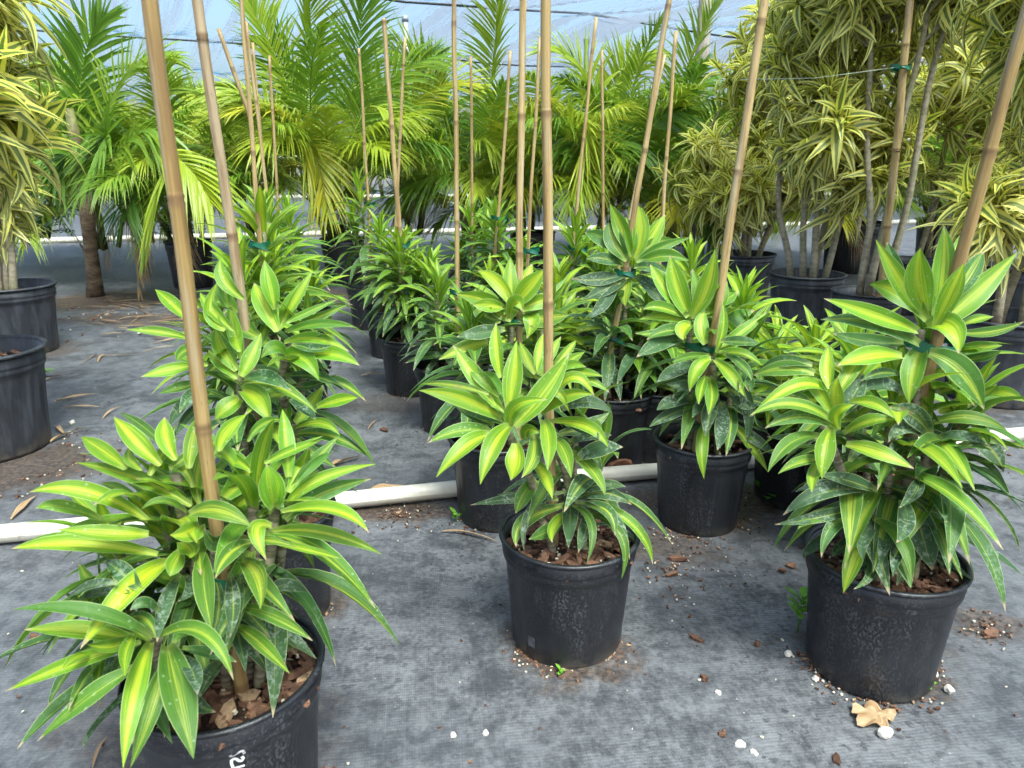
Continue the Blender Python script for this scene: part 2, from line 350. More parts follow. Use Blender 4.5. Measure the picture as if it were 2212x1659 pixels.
def mat_cloth():
    s = NT('shade_cloth'); p = s.pos(); sep = s.n('ShaderNodeSeparateXYZ'); s.set(sep.inputs[0], p)
    a = s.math('ADD', s.math('MULTIPLY', sep.outputs[0], .876), s.math('MULTIPLY', sep.outputs[1], .48))
    b = s.math('SUBTRACT', s.math('MULTIPLY', sep.outputs[1], .876), s.math('MULTIPLY', sep.outputs[0], .48))
    st = s.noise(s.comb(s.math('MULTIPLY', a, 1.9), s.math('MULTIPLY', b, .035), 0.), 1., 5., .70, .05)
    bg = s.noise(s.comb(s.math('MULTIPLY', a, .35), s.math('MULTIPLY', b, .12), 4.), 1., 3., .5)
    right = s.rng(s.math('ADD', sep.outputs[0], s.math('MULTIPLY', sep.outputs[1], .18)), -2., 8.)
    near = s.rng(st, .32, .68, .58, 1.0)
    farv = s.rng(st, .43, .56, s.math('MULTIPLY_ADD', right, -.26, .30), s.math('MULTIPLY_ADD', right, -.20, 1.0))
    fac = s.rng(sep.outputs[1], 7.5, 11.5)  # density shaped for the light: clearer overhead out of view, denser where the roof shows
    deep = s.math('MULTIPLY', s.rng(sep.outputs[1], 12.5, 19.), s.rng(sep.outputs[0], -3., 3.))
    farv = s.math('SUBTRACT', farv, s.math('MULTIPLY', deep, .42))
    tr = s.math('ADD', s.math('MULTIPLY', near, s.math('SUBTRACT', 1., fac)), s.math('MULTIPLY', farv, fac))
    tr = s.math('MULTIPLY', tr, s.rng(bg, .3, .7, .85, 1.1), clamp=True)
    df = s.n('ShaderNodeBsdfDiffuse'); df.inputs[0].default_value = (.11, .12, .14, 1)
    tl = s.n('ShaderNodeBsdfTranslucent'); tl.inputs[0].default_value = (.22, .29, .37, 1)
    m1 = s.n('ShaderNodeMixShader'); m1.inputs[0].default_value = .5; s.t.links.new(df.outputs[0], m1.inputs[1]); s.t.links.new(tl.outputs[0], m1.inputs[2])
    t = s.n('ShaderNodeBsdfTransparent'); t.inputs[0].default_value = (.80, .93, 1, 1)
    m2 = s.n('ShaderNodeMixShader'); s.set(m2.inputs[0], tr); s.t.links.new(m1.outputs[0], m2.inputs[1]); s.t.links.new(t.outputs[0], m2.inputs[2])
    return s.done(m2.outputs[0])
def mat_pipe():
    s = NT('white_pvc'); p = s.pos(); f = s.noise(p, 8., 5., .65); g = s.noise(p, 60., 3., .6)
    col = s.mix(s.rng(f, .35, .7), (.70, .66, .56), (.56, .52, .42))
    col = s.mix(s.math('MULTIPLY', s.rng(g, .58, .7), s.rng(f, .45, .6, 0., .6)), col, (.30, .24, .17))
    return s.done(s.princ(col, .38, .5))
M['strap'] = mat_strap(); M['song'] = mat_song(); M['palm'] = mat_palm(); M['dry'] = mat_dry(); M['pot'] = mat_pot(); M['oldpot'] = mat_oldpot()
M['bamboo'] = mat_bamboo(); M['bark'] = mat_bark(); M['soil'] = mat_soil(); M['stem'] = mat_stem(); M['trunk'] = mat_trunk()
M['ground'] = mat_ground(); M['cloth'] = mat_cloth(); M['pipe'] = mat_pipe()
M['tape'] = mat_simple('green_tape', (.0, .115, .055), .3, .6, 30., .35)
M['white'] = mat_simple('white_paint', (.8, .8, .78), .6, .3, 30., .1)
M['palmtrunk'] = mat_simple('palm_trunk', (.17, .12, .075), .85, .2, 12., .6, bump=.5, stretch=(1, 1, 3), col2=(.065, .045, .03))
M['cane'] = mat_simple('palm_cane', (.20, .22, .06), .6, .3, 8., .4, col2=(.10, .08, .035))
M['steel'] = mat_simple('galvanised_steel', (.42, .44, .47), .45, .5, 12., .25, metal=.3)
M['wood'] = mat_simple('weathered_wood', (.30, .26, .22), .8, .2, 9., .4, stretch=(3, 3, .3), bump=.3)
M['cable'] = mat_simple('dark_cable', (.03, .03, .032), .6, .3)
M['twine'] = mat_simple('pale_twine', (.50, .55, .42), .7, .2)
M['stone'] = mat_simple('limestone', (.62, .58, .50), .8, .25, 40., .25, bump=.3)
M['weed'] = mat_simple('weed_leaf', (.14, .34, .03), .45, .4, 30., .3)
M['fern'] = mat_simple('fern_leaf', (.045, .12, .02), .5, .4, 10., .5)
M['terracotta'] = mat_simple('rust_brown', (.20, .09, .05), .75, .25, 20., .4)
# ------------------------------------------------------------------ world, sun, camera
W = bpy.data.worlds.new('World'); S.world = W; W.use_nodes = True
wn = W.node_tree; bg = wn.nodes['Background']; sky = wn.nodes.new('ShaderNodeTexSky'); sky.sky_type = 'NISHITA'; sky.sun_disc = False
SUN_EL, SUN_AZ = R(62), R(150)             # azimuth clockwise from +Y
sky.sun_elevation = SUN_EL; sky.sun_rotation = SUN_AZ; sky.air_density = 1.0; sky.dust_density = 6.0; sky.ozone_density = 1.0
wn.links.new(sky.outputs[0], bg.inputs[0]); bg.inputs[1].default_value = 0.15
sd = bpy.data.lights.new('sun', 'SUN'); sd.energy = 2.8; sd.angle = R(17); sd.color = (1, .95, .87)
so = bpy.data.objects.new('sun', sd); COL.objects.link(so)
dirv = Vector((math.sin(SUN_AZ) * math.cos(SUN_EL), math.cos(SUN_AZ) * math.cos(SUN_EL), math.sin(SUN_EL)))
so.rotation_euler = dirv.to_track_quat('Z', 'Y').to_euler(); so.location = (3, 2, 8)
cd = bpy.data.cameras.new('camera'); co = bpy.data.objects.new('camera', cd); COL.objects.link(co); S.camera = co
co.location = (0, 0, HC); co.rotation_euler = (math.pi / 2 - PITCH, 0, 0); cd.sensor_width = 36; cd.lens = 36 * FPX / 2212
cd.clip_end = 2000; cd.clip_start = .02
cd.dof.use_dof = True; cd.dof.focus_distance = 1.7; cd.dof.aperture_fstop = 10
S.view_settings.view_transform = 'Standard'; S.view_settings.look = 'None'; S.view_settings.exposure = 1.38; S.view_settings.gamma = 1
S.cycles.use_denoising = True
try: S.cycles.denoiser = 'OPENIMAGEDENOISE'
except Exception: pass
S.cycles.max_bounces = 5; S.cycles.diffuse_bounces = 3; S.cycles.glossy_bounces = 1; S.cycles.transmission_bounces = 3; S.cycles.use_adaptive_sampling = True; S.cycles.adaptive_threshold = .03; S.cycles.transparent_max_bounces = 12
S.cycles.caustics_reflective = False; S.cycles.caustics_refractive = False; S.cycles.sample_clamp_indirect = 4
# ------------------------------------------------------------------ setting
def grid_obj(name, mat, xs, ys, zf):
    V = [(x, y, zf(x, y)) for y in ys for x in xs]; n = len(xs)
    F = [(j * n + i, j * n + i + 1, (j + 1) * n + i + 1, (j + 1) * n + i) for j in range(len(ys) - 1) for i in range(n - 1)]
    mb = MB(); mb.add(V, F); return link(name, mb.mesh(name), mat)
from mathutils import noise as mnoise
gxs = [-300, -100, -40, -15, -8] + [-5 + i * .1 for i in range(101)] + [8, 15, 40, 100, 300]
gys = [-100, -20, -5, -1] + [i * .1 for i in range(0, 81)] + [10, 14, 20, 40, 100, 400]
def gz(x, y):
    return (mnoise.noise((x * 1.3, y * 1.3, 0)) * .006 + mnoise.noise((x * 5, y * 5, 3)) * .0022) if abs(x) < 6 and -.5 < y < 9 else 0
tag(grid_obj('ground', M['ground'], gxs, gys, gz), kind='structure')
# roof of shade cloth, sagging between its cables
ca = (.876, .48)
def cz(x, y):
    b = -x * .48 + y * .876; a = x * .876 + y * .48
    sag = -.22 * math.sin((b % 5.2) / 5.2 * math.pi) + .045 * math.sin(a * 5.5 + math.sin(b * .7)) + .02 * math.sin(a * 14 + b * .4)
    return 3.12 + sag + .018 * mnoise.noise((x * .8, y * .8, 1))
clo = grid_obj('shade_cloth', M['cloth'], [-16 + i * .16 for i in range(226)], [-4 + i * .3 for i in range(108)], cz)
tag(clo, 'pale blue striped shade cloth stretched overhead as the roof of the growing area', 'shade cloth')
def cable(b, label):
    mb = MB(); pts = []
    for i in range(40):
        a = -13 + i * 1.0; x = a * .876 - b * .48; y = a * .48 + b * .876
        if -16 < x < 20 and -4 < y < 28: pts.append((x, y, cz(x, y) - .02))
    o = (pts[0]); tube(mb, pts, .017, 6)
    tag(link('support_cable', mb.mesh('support_cable', o), M['cable'], loc=o), label, 'cable', 'cables under the shade cloth')
cable(10.4, 'nearest dark cable running under the shade cloth behind the tall palms'); cable(15.6, 'farther dark cable under the shade cloth, lower in the picture')
def post(px, Y, r, z, mat, label, sides=12):
    x = gx(px, Y, 1.5); z = cz(x, Y) - .03; mb = MB(); tube(mb, [(0, 0, 0), (0, 0, z * .5), (0, 0, z)], r, sides)
    o = link('roof_post', mb.mesh('roof_post'), mat, loc=(x, Y, 0)); tag(o, label, 'post', 'posts holding up the shade cloth')
    mc = MB(); tube(mc, [(0, 0, z - .02), (0, 0, z + .06)], r * 1.12, sides); link('post_cap', mc.mesh('post_cap'), mat, o)
post(1262, 13.6, .045, 3.0, M['steel'], 'thin steel roof post rising behind the middle palms'); post(884, 12, .045, 3.0, M['steel'], 'thin steel roof post above the pointed palm tops left of centre')
post(1601, 13.5, .045, 3.0, M['steel'], 'slim pale roof post just left of the variegated trees'); post(1508, 8.6, .075, 3.2, M['wood'], 'thick grey wooden roof post between palms and variegated trees', 10)
# pipes
def pipe(name, pts, r, label, mat=None, group='white pipes lying on the ground cloth'):
    mb = MB(); tube(mb, pts, r, 16); o = pts[len(pts) // 2]
    ob = link(name, mb.mesh(name, o), mat or M['pipe'], loc=o); tag(ob, label, 'pipe', group); return ob
fp = [atZ(px, py, .03) for px, py in ((-500, 1190), (0, 1153), (420, 1115), (720, 1083), (980, 1056), (1250, 1030), (1420, 1017), (1640, 994), (2212, 937), (2900, 870))]
pp = []
for i in range(len(fp) - 1):
    for k in range(4): pp.append(fp[i] + (fp[i + 1] - fp[i]) * k / 4)
pipe('irrigation_pipe', pp, .0245, 'white plastic pipe crossing the floor between the front potted plants')
pipe('irrigation_pipe', [atZ(px, py, .03) for px, py in ((-900, 540), (100, 520), (690, 505), (1500, 489), (2212, 475), (3000, 462))], .04, 'white pipe on the floor beyond the palm trunks and pots')
pipe('irrigation_pipe', [atZ(px, py, .03) for px, py in ((-900, 436), (100, 429), (1100, 424), (1900, 420), (3000, 414))], .07, 'farthest white pipe, a thin line beyond the grey walkway')
rl = pipe('support_rail', [atY(-100, 345, 7.2), atY(540, 342, 7.15), atY(1000, 338, 7.1), atY(1500, 312, 7.0), atY(2000, 300, 7.0)], .022, 'pale horizontal rail behind the palm stems at waist height', M['pipe'], 'rails')
for px in (300, 1120, 1490):
    x = gx(px, 7.12, .5); mb = MB(); tube(mb, [(0, 0, 0), (0, 0, .97)], .03, 8); link('post', mb.mesh('post', (np.array(rl.location) - np.array((x, 7.12, 0)))), M['wood'], rl)
# ------------------------------------------------------------------ pots
def chip(mb, c, l, w, t, r, pale=0.):
    a = rnd.uniform(0, 6.28); tl = rnd.uniform(-.35, .35); tr = rnd.uniform(-.4, .4)
    m = np.array(Euler((tr, tl, a)).to_matrix())
    V = []
    for z in (-1, 1):
        for (x, y) in ((-1, -.5), (-.55, -1), (.6, -.8), (1, -.1), (.55, .85), (-.6, .9)):
            V.append(np.array([x * l * rnd.uniform(.75, 1.1), y * w * rnd.uniform(.7, 1.15), z * t * rnd.uniform(.5, 1.1)]) / 2)
    V = np.array(V) @ m.T + np.array(c)
    F = [(5, 4, 3, 2, 1, 0), (6, 7, 8, 9, 10, 11)] + [(i, (i + 1) % 6, 6 + (i + 1) % 6, 6 + i) for i in range(6)]
    mb.add(V, F, None, pale, r)
def mulch_mesh(rad, z, nchip, big=1.0, nper=25):
    mb = MB(); rings = 9; seg = 36; V = [(0, 0, z + .004)]; F = []
    for i in range(1, rings + 1):
        for k in range(seg):
            a = 2 * math.pi * k / seg; r = rad * i / rings
            V.append((r * math.cos(a), r * math.sin(a), z + rnd.uniform(-.004, .006) + (.006 if i < 6 else -.006 * (i - 6) / 3)))
    for k in range(seg): F.append((0, 1 + k, 1 + (k + 1) % seg))
    for i in range(rings - 1):
        for k in range(seg):
            a = 1 + i * seg; F.append((a + k, a + seg + k, a + seg + (k + 1) % seg, a + (k + 1) % seg))
    mb.add(V, F); mc = MB()
    for i in range(nchip):
        r = rad * .96 * math.sqrt(rnd.random()); a = rnd.uniform(0, 6.28)
        l = rnd.choice((.012, .018, .024, .032, .042)) * big * rnd.uniform(.8, 1.2)
        chip(mc, (r * math.cos(a), r * math.sin(a), z + .006 + rnd.uniform(0, .006)), l, min(l * rnd.choice((.16, .3, .45, .6, .8)) * rnd.uniform(.8, 1.2), .02), .005 + l * .10, rnd.random())
    for i in range(nper):
        r = rad * .95 * math.sqrt(rnd.random()); a = rnd.uniform(0, 6.28); l = rnd.uniform(.003, .008)
        chip(mc, (r * math.cos(a), r * math.sin(a), z + .012), l, l * .8, l * .8, .5, 1.)
    m1 = mb.mesh('soil'); m2 = mc.mesh('bark_mulch', smooth=False)
    m1.materials.append(M['soil']); m2.materials.append(M['bark']); return m1, m2
POOL = {}
def pot_meshes(D, H, old, hero=False):
    key = (D, H, old, hero, rnd.randrange(3) if not hero else rnd.random())
    if key in POOL: return POOL[key]
    r = D / 2; k = r / .14; h = H / .245
    body = [(0, .003), (.100 * k, .003), (.110 * k, .0), (.1135 * k, .008 * h), (.116 * k, .05 * h), (.120 * k, .10 * h), (.1235 * k, .14 * h), (.127 * k, .180 * h), (.1285 * k, .194 * h), (.1325 * k, .199 * h), (.134 * k, .2045 * h), (.1325 * k, .210 * h),
            (.1330 * k, .213 * h), (.1355 * k, .2165 * h), (.1335 * k, .221 * h), (.1345 * k, .2385 * h), (.130 * k, .2385 * h), (.1275 * k, .200 * h), (.122 * k, .15 * h)]
    fl = (.055 * h, .150 * h, .0022 if not old else .006, 8, 14) if not hero else (.02, .03, .0005, 8, 14)
    mb = MB(); lathe(mb, body, 84, .004 if not old else .008, fl)
    rim = [(.1342 * k, .2365 * h), (.139 * k, .2375 * h), (.1415 * k, .2400 * h), (.1418 * k, .2435 * h), (.139 * k, .2460 * h), (.133 * k, .2455 * h), (.1312 * k, .241 * h), (.1312 * k, .2365 * h)]
    mr = MB(); lathe(mr, rim, 72, .004 if not old else .008)
    mul = mulch_mesh(.1272 * k, .204 * h, 230 if hero else 110, 1.15 if hero else 1.0, 45 if hero else 22)
    b = mb.mesh('nursery_pot'); q = mr.mesh('rim')
    POOL[key] = (b, q, *mul); return POOL[key]
def pot(x, y, label, D=.28, H=.245, old=False, hero=False, group='black nursery pots of the striped plants', rz=None, lean=(0, 0)):
    b, q, so_, mu = pot_meshes(D, H, old, hero)
    mt = M['oldpot'] if old else M['pot']
    o = link('nursery_pot', b, mt, loc=(x, y, 0), rot=(lean[0], lean[1], rnd.uniform(0, 6.28) if rz is None else rz)); tag(o, label, 'plant pot', group)
    link('rim', q, mt, o); link('soil', so_, None, o); ch = link('bark_mulch', mu, None, o); tag(ch, kind='stuff')
    return o
# ------------------------------------------------------------------ bamboo stakes with green tie tape
def stake(low, high, Y, label, r=.0085, ext=None, Y2=None, zlow=.1, tie=None, tr=.03, tone=None, group='bamboo stakes of the striped plants', ztop=None, foot=None):
    A = atY(low[0], low[1], Y); B = atY(high[0], high[1], Y2 if Y2 else Y)
    d = B - A; P0 = A + d * ((zlow - A[2]) / d[2]); P1 = B if ztop is None else A + d * ((ztop - A[2]) / d[2])
    mb = MB(); pts = []; rad = []; L = np.linalg.norm(P1 - P0); n0 = rnd.uniform(.08, .3); nodes = []
    while n0 < L: nodes.append(n0); n0 += rnd.uniform(.26, .46)
    bow = np.array([rnd.uniform(-1, 1), rnd.uniform(-1, 1), 0]) * .006
    ts = sorted(set([i * L / 24 for i in range(25)] + [min(max(n + e, 0), L) for n in nodes for e in (-.012, -.004, 0, .004, .010)]))
    ages = []
    for s_ in ts:
        q0 = P0 + (P1 - P0) * s_ / L
        if foot is not None and s_ < foot[2]:
            k_ = 1 - s_ / foot[2]; q0 = q0 + (atY(foot[0], foot[1], Y) - P0) * np.array([1, 0, 0]) * k_
        pts.append(q0 + bow * math.sin(s_ / L * math.pi) + np.array([mnoise.noise((s_ * 3.3, Y, 0)), mnoise.noise((s_ * 3.3, 9, Y)), 0]) * .0055)
        q = r * (1.08 - .22 * s_ / L); nd = min([abs(s_ - n) for n in nodes] or [1])
        ages.append(1. if nd < .0045 else 0.)
        if nd < .0005: q *= .99
        elif nd < .0045: q *= 1.12
        rad.append(q)
    o = tuple(P0); seg = 14
    tube(mb, pts, rad, seg, True, rnd.random() if tone is None else tone)
    ag = np.zeros(mb.n); 
    for i, a in enumerate(ages): ag[i * (seg + 1):(i + 1) * (seg + 1)] = a
    mb.age = [ag]
    ob = link('bamboo_stake', mb.mesh('bamboo_stake', o), M['bamboo'], loc=o); tag(ob, label, 'bamboo stake', group)
    for tp in ([] if tie is None else ([tie] if not isinstance(tie, list) else tie)):
        zt = atY(tp[0], tp[1], Y)[2]; c = P0 + (P1 - P0) * ((zt - P0[2]) / (P1[2] - P0[2]))
        off = (tp[0] - CX) / FPX * (Y * cp + (HC - zt) * sp) - c[0]
        mt = MB(); n = 26; V = []; F = []
        for k in range(n + 1):
            a = 2 * math.pi * k / n; ex = math.cos(a) * (tr + abs(off) * .5); ey = math.sin(a) * tr * .8
            zz = .006 * math.sin(a * 2 + 1)
            for hgt in (-.008, 0, .008): V.append((c[0] + off * .5 + ex, c[1] + ey, zt + zz + hgt * (1 + .25 * math.sin(a * 5))))
        for k in range(n):
            for j in range(2): F.append((k * 3 + j, k * 3 + j + 1, k * 3 + j + 4, k * 3 + j + 3))
        mt.add(V, F)
        # loose tail of the knot
        leaf(mt, (c[0] + off * .5 - tr * .3, c[1] - tr * .85, zt), (c[0] + off * .5 + .01, c[1] - tr * 1.1, zt + .004), (c[0] + off * .5 + .035, c[1] - tr * .9, zt - .018), .014, (0, -1, .3), 0, .1, 5, 2)
        link('tie_tape', mt.mesh('tie_tape', o), M['tape'], ob)
    return ob
# ------------------------------------------------------------------ striped dracaenas
CAM = np.array([0, 0, HC])
POTC = [0, 0]
def hero_leaf(mb, zc, spec, Y0):
    bx, by, mx, my, tx, ty, w, age = spec[:8]
    ox, oy, sc = ZOOMS[zc]
    g = lambda x, y: ((ox + x / sc) * K, (oy + y / sc) * K)
    b, m, t = g(bx, by), g(mx, my), g(tx, ty)
    dep = Y0 * cp + .3 * sp; pm = dep / FPX
    plen = (math.hypot(m[0] - b[0], m[1] - b[1]) + math.hypot(t[0] - m[0], t[1] - m[1])) * .5 * pm + math.hypot(t[0] - b[0], t[1] - b[1]) * .5 * pm
    Lm = max(.215, plen); full = math.sqrt(max(Lm * Lm - plen * plen, 0))
    up = (b[1] - t[1]) / max(math.hypot(t[0] - b[0], t[1] - b[1]), 1)
    dy = spec[8] if len(spec) > 8 else (full * .30 if up > .35 else -min(full, .16) * (.25 + .45 * max(-up, 0.)))
    dy = max(-.17, min(.12, dy))
    def clear(q, Y):
        P = atY(*q, Y)
        while P[2] < .224 and math.hypot(P[0] - POTC[0], P[1] - POTC[1]) < .153 and Y > .3: Y -= .005; P = atY(*q, Y)
        return P, Y
    P0 = atY(*b, Y0); P2, y2 = clear(t, Y0 + dy); P1, y1 = clear(m, Y0 + dy * .5 - .012)
    if y2 < Y0 + dy - .001: P1 = atY(*m, min(y1, y2 + .015))
    tc = nrm(CAM - P1); N0 = nrm(tc * (1. if up < .3 else 1.1) + np.array([rnd.uniform(-.25, .25), 0, .55 if up < .3 else .1]))
    leaf(mb, P0, P1, P2, w / sc * K * pm * 1.04, N0, min(max(age + rnd.uniform(-.05, .05), 0), 1), fold=rnd.uniform(.2, .42), ns=12, nw=6, wave=rnd.uniform(.03, .10), twist=rnd.uniform(-.3, .3))
    return P0
def ctrl(spec):    # the numbers are points the leaf runs through: turn the middle one into a curve handle
    s = list(spec); s[2] = s[2] * 1.6 - .3 * (s[0] + s[4]); s[3] = s[3] * 1.6 - .3 * (s[1] + s[5]); return s
def dirv_(th, ph): return np.array([math.sin(th) * math.cos(ph), math.sin(th) * math.sin(ph), math.cos(th)])
def crown(mb, base, top, n, L, wid, lime=0., a0=.0, old=1., thmax=125, ns=8, nw=4, sector=None, phase=None):
    """leaves spiralling up a stem from base to top: the old ones hang, the young ones stand"""
    base, top = np.asarray(base, float), np.asarray(top, float); ax = nrm(top - base); ph = rnd.uniform(0, 6.28) if phase is None else phase
    x = nrm(np.cross(ax, (0.31, .9, .1))); y = np.cross(ax, x)
    for i in range(n):
        k = (i + .5) / n; ph += 2.39996 + rnd.uniform(-.25, .25)
        if sector is not None and not sector(ph): continue
        th = R(thmax) * (1 - k) ** .72 + R(9) + R(rnd.uniform(-9, 9)); th = min(th, R(150))
        p = base + (top - base) * k ** .75
        l = L * (.72 + .42 * math.sin(math.pi * min(1, .25 + k * .75))) * rnd.uniform(.85, 1.12) * (.8 if k > .93 else 1)
        def D(t): return ax * math.cos(t) + (x * math.cos(ph) + y * math.sin(ph)) * math.sin(t)
        d1 = D(max(th - R(26), R(4))); d2 = D(th + R(16 + 16 * (1 - k)))
        P1 = p + d1 * l * .5; P2 = P1 + d2 * l * .52 + np.array([0, 0, -.12 * l * math.sin(th)])
        P2[2] = max(P2[2], .232 + .02 * (i % 3)); P1[2] = max(P1[2], .250)
        N0 = nrm(ax * math.sin(th) - D(R(90)) * math.cos(th) + np.array([0, 0, .15]))
        age = min(1, max(0, a0 + (1 - k) ** 1.15 * old - lime + rnd.uniform(-.14, .16)))
        leaf(mb, p + D(R(90)) * .006, P1, P2, wid * l * rnd.uniform(.88, 1.12), N0, age, rnd.uniform(.18, .4), ns, nw, wave=rnd.uniform(.02, .09), twist=rnd.uniform(-.45, .45))
def stem_part(root, o, pts, r0, r1):
    mb = MB(); pts = np.asarray(pts, float); n = 14; P = []; 
    for i in range(n + 1):
        t = i / n; 
        c = (1 - t) ** 2 * pts[0] + 2 * t * (1 - t) * pts[1] + t * t * pts[2]
        P.append(c + np.array([mnoise.noise((t * 4, pts[0][0] * 9, 0)), mnoise.noise((t * 4, 5, pts[0][1] * 9)), 0]) * .008)
    tube(mb, P, np.linspace(r0, r1, n + 1), 9); link('stem', mb.mesh('stem', o), M['stem'], root)
SOILZ = .205
def dracaena(x, y, label, h=.52, ns=3, n=34, L=.215, wid=.155, lime=0., lean=(0, 0), seed=1, heads=None, group='striped dracaena plants in black pots', old=1.):
    st = rnd.getstate(); rnd.seed(seed * 77 + 5)
    root = link('striped_dracaena', None, loc=(x, y, SOILZ)); tag(root, label, 'dracaena', group)
    o = np.array([x, y, SOILZ]); ph = rnd.uniform(0, 6.28)
    for i in range(ns):
        ph += 2 * math.pi / ns + rnd.uniform(-.4, .4); rr = rnd.uniform(.015, .045)
        b = o + np.array([rr * math.cos(ph), rr * math.sin(ph), -.02])
        hh = h * (1. if i == 0 else rnd.uniform(.48, .88))
        out = .035 if i == 0 else rnd.uniform(.06, .11)
        t = o + np.array([out * math.cos(ph) + lean[0] * hh, out * math.sin(ph) + lean[1] * hh, hh - .13])
        stem_part(root, o, [b, (b + t) / 2 + np.array([rr * .6 * math.cos(ph), rr * .6 * math.sin(ph), 0]), t], .009, .008)
        mb = MB(); low = b + (t - b) * (.30 if i else .22)
        crown(mb, low, t + nrm(t - b) * .02, int(n * 1.25) if i == 0 else n, L, wid * rnd.uniform(.9, 1.1), lime + rnd.uniform(-.08, .08), old=old, thmax=rnd.uniform(105, 128))
        link('leaf_rosette', mb.mesh('leaf_rosette', o), M['strap'], root)
    rnd.setstate(st)
    return root
def hero(x, y, label, rosettes, seed=1, fill=(), group='striped dracaena plants in black pots'):
    """rosettes: (zoom, Y of the rosette, leaf list, stem base offset)"""
    POTC[:] = [x, y]
    st = rnd.getstate(); rnd.seed(seed * 31 + 7)
    root = link('striped_dracaena', None, loc=(x, y, SOILZ)); tag(root, label, 'dracaena', group); o = np.array([x, y, SOILZ])
    for (zc, Y0, leaves, off, do_stem) in rosettes:
        mb = MB(); bs = []
        for i, l in enumerate(leaves): bs.append(hero_leaf(mb, zc, ctrl(l), Y0 + (i % 5) * .006))
        link('leaf_rosette', mb.mesh('leaf_rosette', o), M['strap'], root)
        if do_stem:
            c = np.median(np.array(bs), axis=0) + np.array([0, .02, -.01]); b = o + np.array([off[0], off[1], -.02])
            stem_part(root, o, [b, np.array([b[0] * .6 + c[0] * .4, b[1] * .6 + c[1] * .4, (b[2] + c[2]) * .55]), c], .0085, .0075)
    for (bx, by, bz, tx, ty, tz, n, L, a0, mode) in fill:
        mb = MB(); sec = {'b': (lambda p: math.sin(p) > -.15), 'a': None, 's': (lambda p: abs(math.cos(p)) > .45)}[mode]
        crown(mb, o + np.array([bx, by, bz]), o + np.array([tx, ty, tz]), n, L, .175, 0., a0, .5, sector=sec)
        link('leaf_rosette', mb.mesh('leaf_rosette', o), M['strap'], root)
        stem_part(root, o, [o + np.array([bx * .6, by * .6, -.02]), o + np.array([bx, by, bz]), o + np.array([tx, ty, tz])], .0085, .007)
    rnd.setstate(st)
    return root
# ------------------------------------------------------------------ the potted striped dracaenas, front to back
def px_xy(px, Y, Z=.245): return gx(px, Y, Z), Y
A1x, A1y = px_xy(488, .893); A2x, A2y = px_xy(578, 1.39); B1x, B1y = px_xy(1229, 1.297); C1x, C1y = px_xy(1914, 1.203); C2x, C2y = px_xy(1520, 1.81)
B2x, B2y = px_xy(1078, 1.84, .15); C3x, C3y = px_xy(1325, 2.24); B3x, B3y = px_xy(975, 2.55); B4x, B4y = px_xy(888, 3.0)
# front left plant
A1_up = [(870,1600,500,1400,175,1428,112,.15),(600,1590,350,1500,210,1525,80,.45),(1130,1510,800,1330,450,1255,98,.3),(1140,1400,1040,1220,860,1248,76,.35),
 (1180,1500,1150,1300,1268,1080,95,.3),(1115,1290,1130,1130,1192,945,95,.2,.06),(1040,1240,970,1110,972,985,112,.1,.05),(950,1270,800,1130,672,985,125,.2,.04),
 (985,1180,850,1040,706,958,60,.6,.07),(750,1290,600,1180,480,1102,105,.1),(840,1300,760,1230,768,1165,75,.2),(880,1330,960,1190,1048,1110,65,.25),
 (1000,1290,1090,1230,1180,1130,60,.5,.05),(1120,1500,1090,1420,1060,1350,70,.75),(830,1480,700,1400,590,1375,60,.3)]
A1_right = [(1290,1190,1330,1070,1456,968,95,.1,.08),(1310,1470,1450,1330,1610,1085,140,.18),(1320,1575,1500,1430,1700,1330,120,.25,.04),(1460,1130,1540,1020,1664,998,64,.4,.06),
 (1700,1340,1690,1130,1665,940,102,.1),(1620,1515,1600,1390,1572,1264,160,.25,-.01),(1690,1510,1860,1350,2218,1262,85,.15),(1680,1590,1860,1440,2190,1350,108,.6),
 (1700,1430,1770,1290,1842,1165,88,.15),(1720,1410,1850,1250,2000,1098,76,.5,.05),(1740,1380,1850,1260,1958,1192,60,.5),(1560,1260,1720,1180,1905,1115,66,.3,.08),
 (1490,1310,1380,1230,1270,1212,80,.3),(1610,1545,1500,1440,1450,1350,64,.5),(1700,1560,1790,1370,1880,1300,80,.1,.03),(1590,1560,1650,1440,1740,1380,70,.2)]
A1_midR = [(1050,220,1210,185,1395,288,112,.5,-.03),(1030,210,900,130,780,192,52,.5),(820,330,600,325,318,300,100,.05),(870,445,420,370,62,408,116,.25),
 (925,490,720,620,443,962,140,.05,-.13),(1120,430,1130,620,1172,868,118,.55),(1105,280,1050,330,940,332,125,.1,-.05),(990,560,900,730,868,925,85,1.),
 (1500,285,1400,290,1473,470,96,.25,-.06),(1500,315,1800,310,2112,438,86,.4),(1560,210,1860,175,2040,320,92,.08),(1480,372,1690,410,1882,462,50,.3),
 (1390,375,1260,430,1190,572,92,.6),(1340,480,1440,560,1440,742,120,.5),(1470,655,1580,600,1697,648,82,1.,.03),(1310,735,1510,770,1730,918,84,.55),
 (1310,840,1440,930,1602,1098,92,.5),(1275,560,1290,720,1272,902,88,.95),(1330,560,1310,760,1245,960,70,.8),(1180,560,1215,720,1150,960,60,.8),
 (1230,1040,1150,1110,1088,1255,96,.9),(1000,420,960,500,940,560,100,.4,-.04),(1000,370,1060,420,1050,460,110,.3,-.05),(1030,560,1060,640,985,700,60,.9),
 (1250,330,1180,400,1130,290,90,.7),(640,575,570,580,500,600,60,.9,.08),(1420,420,1450,350,1640,400,60,.5)]
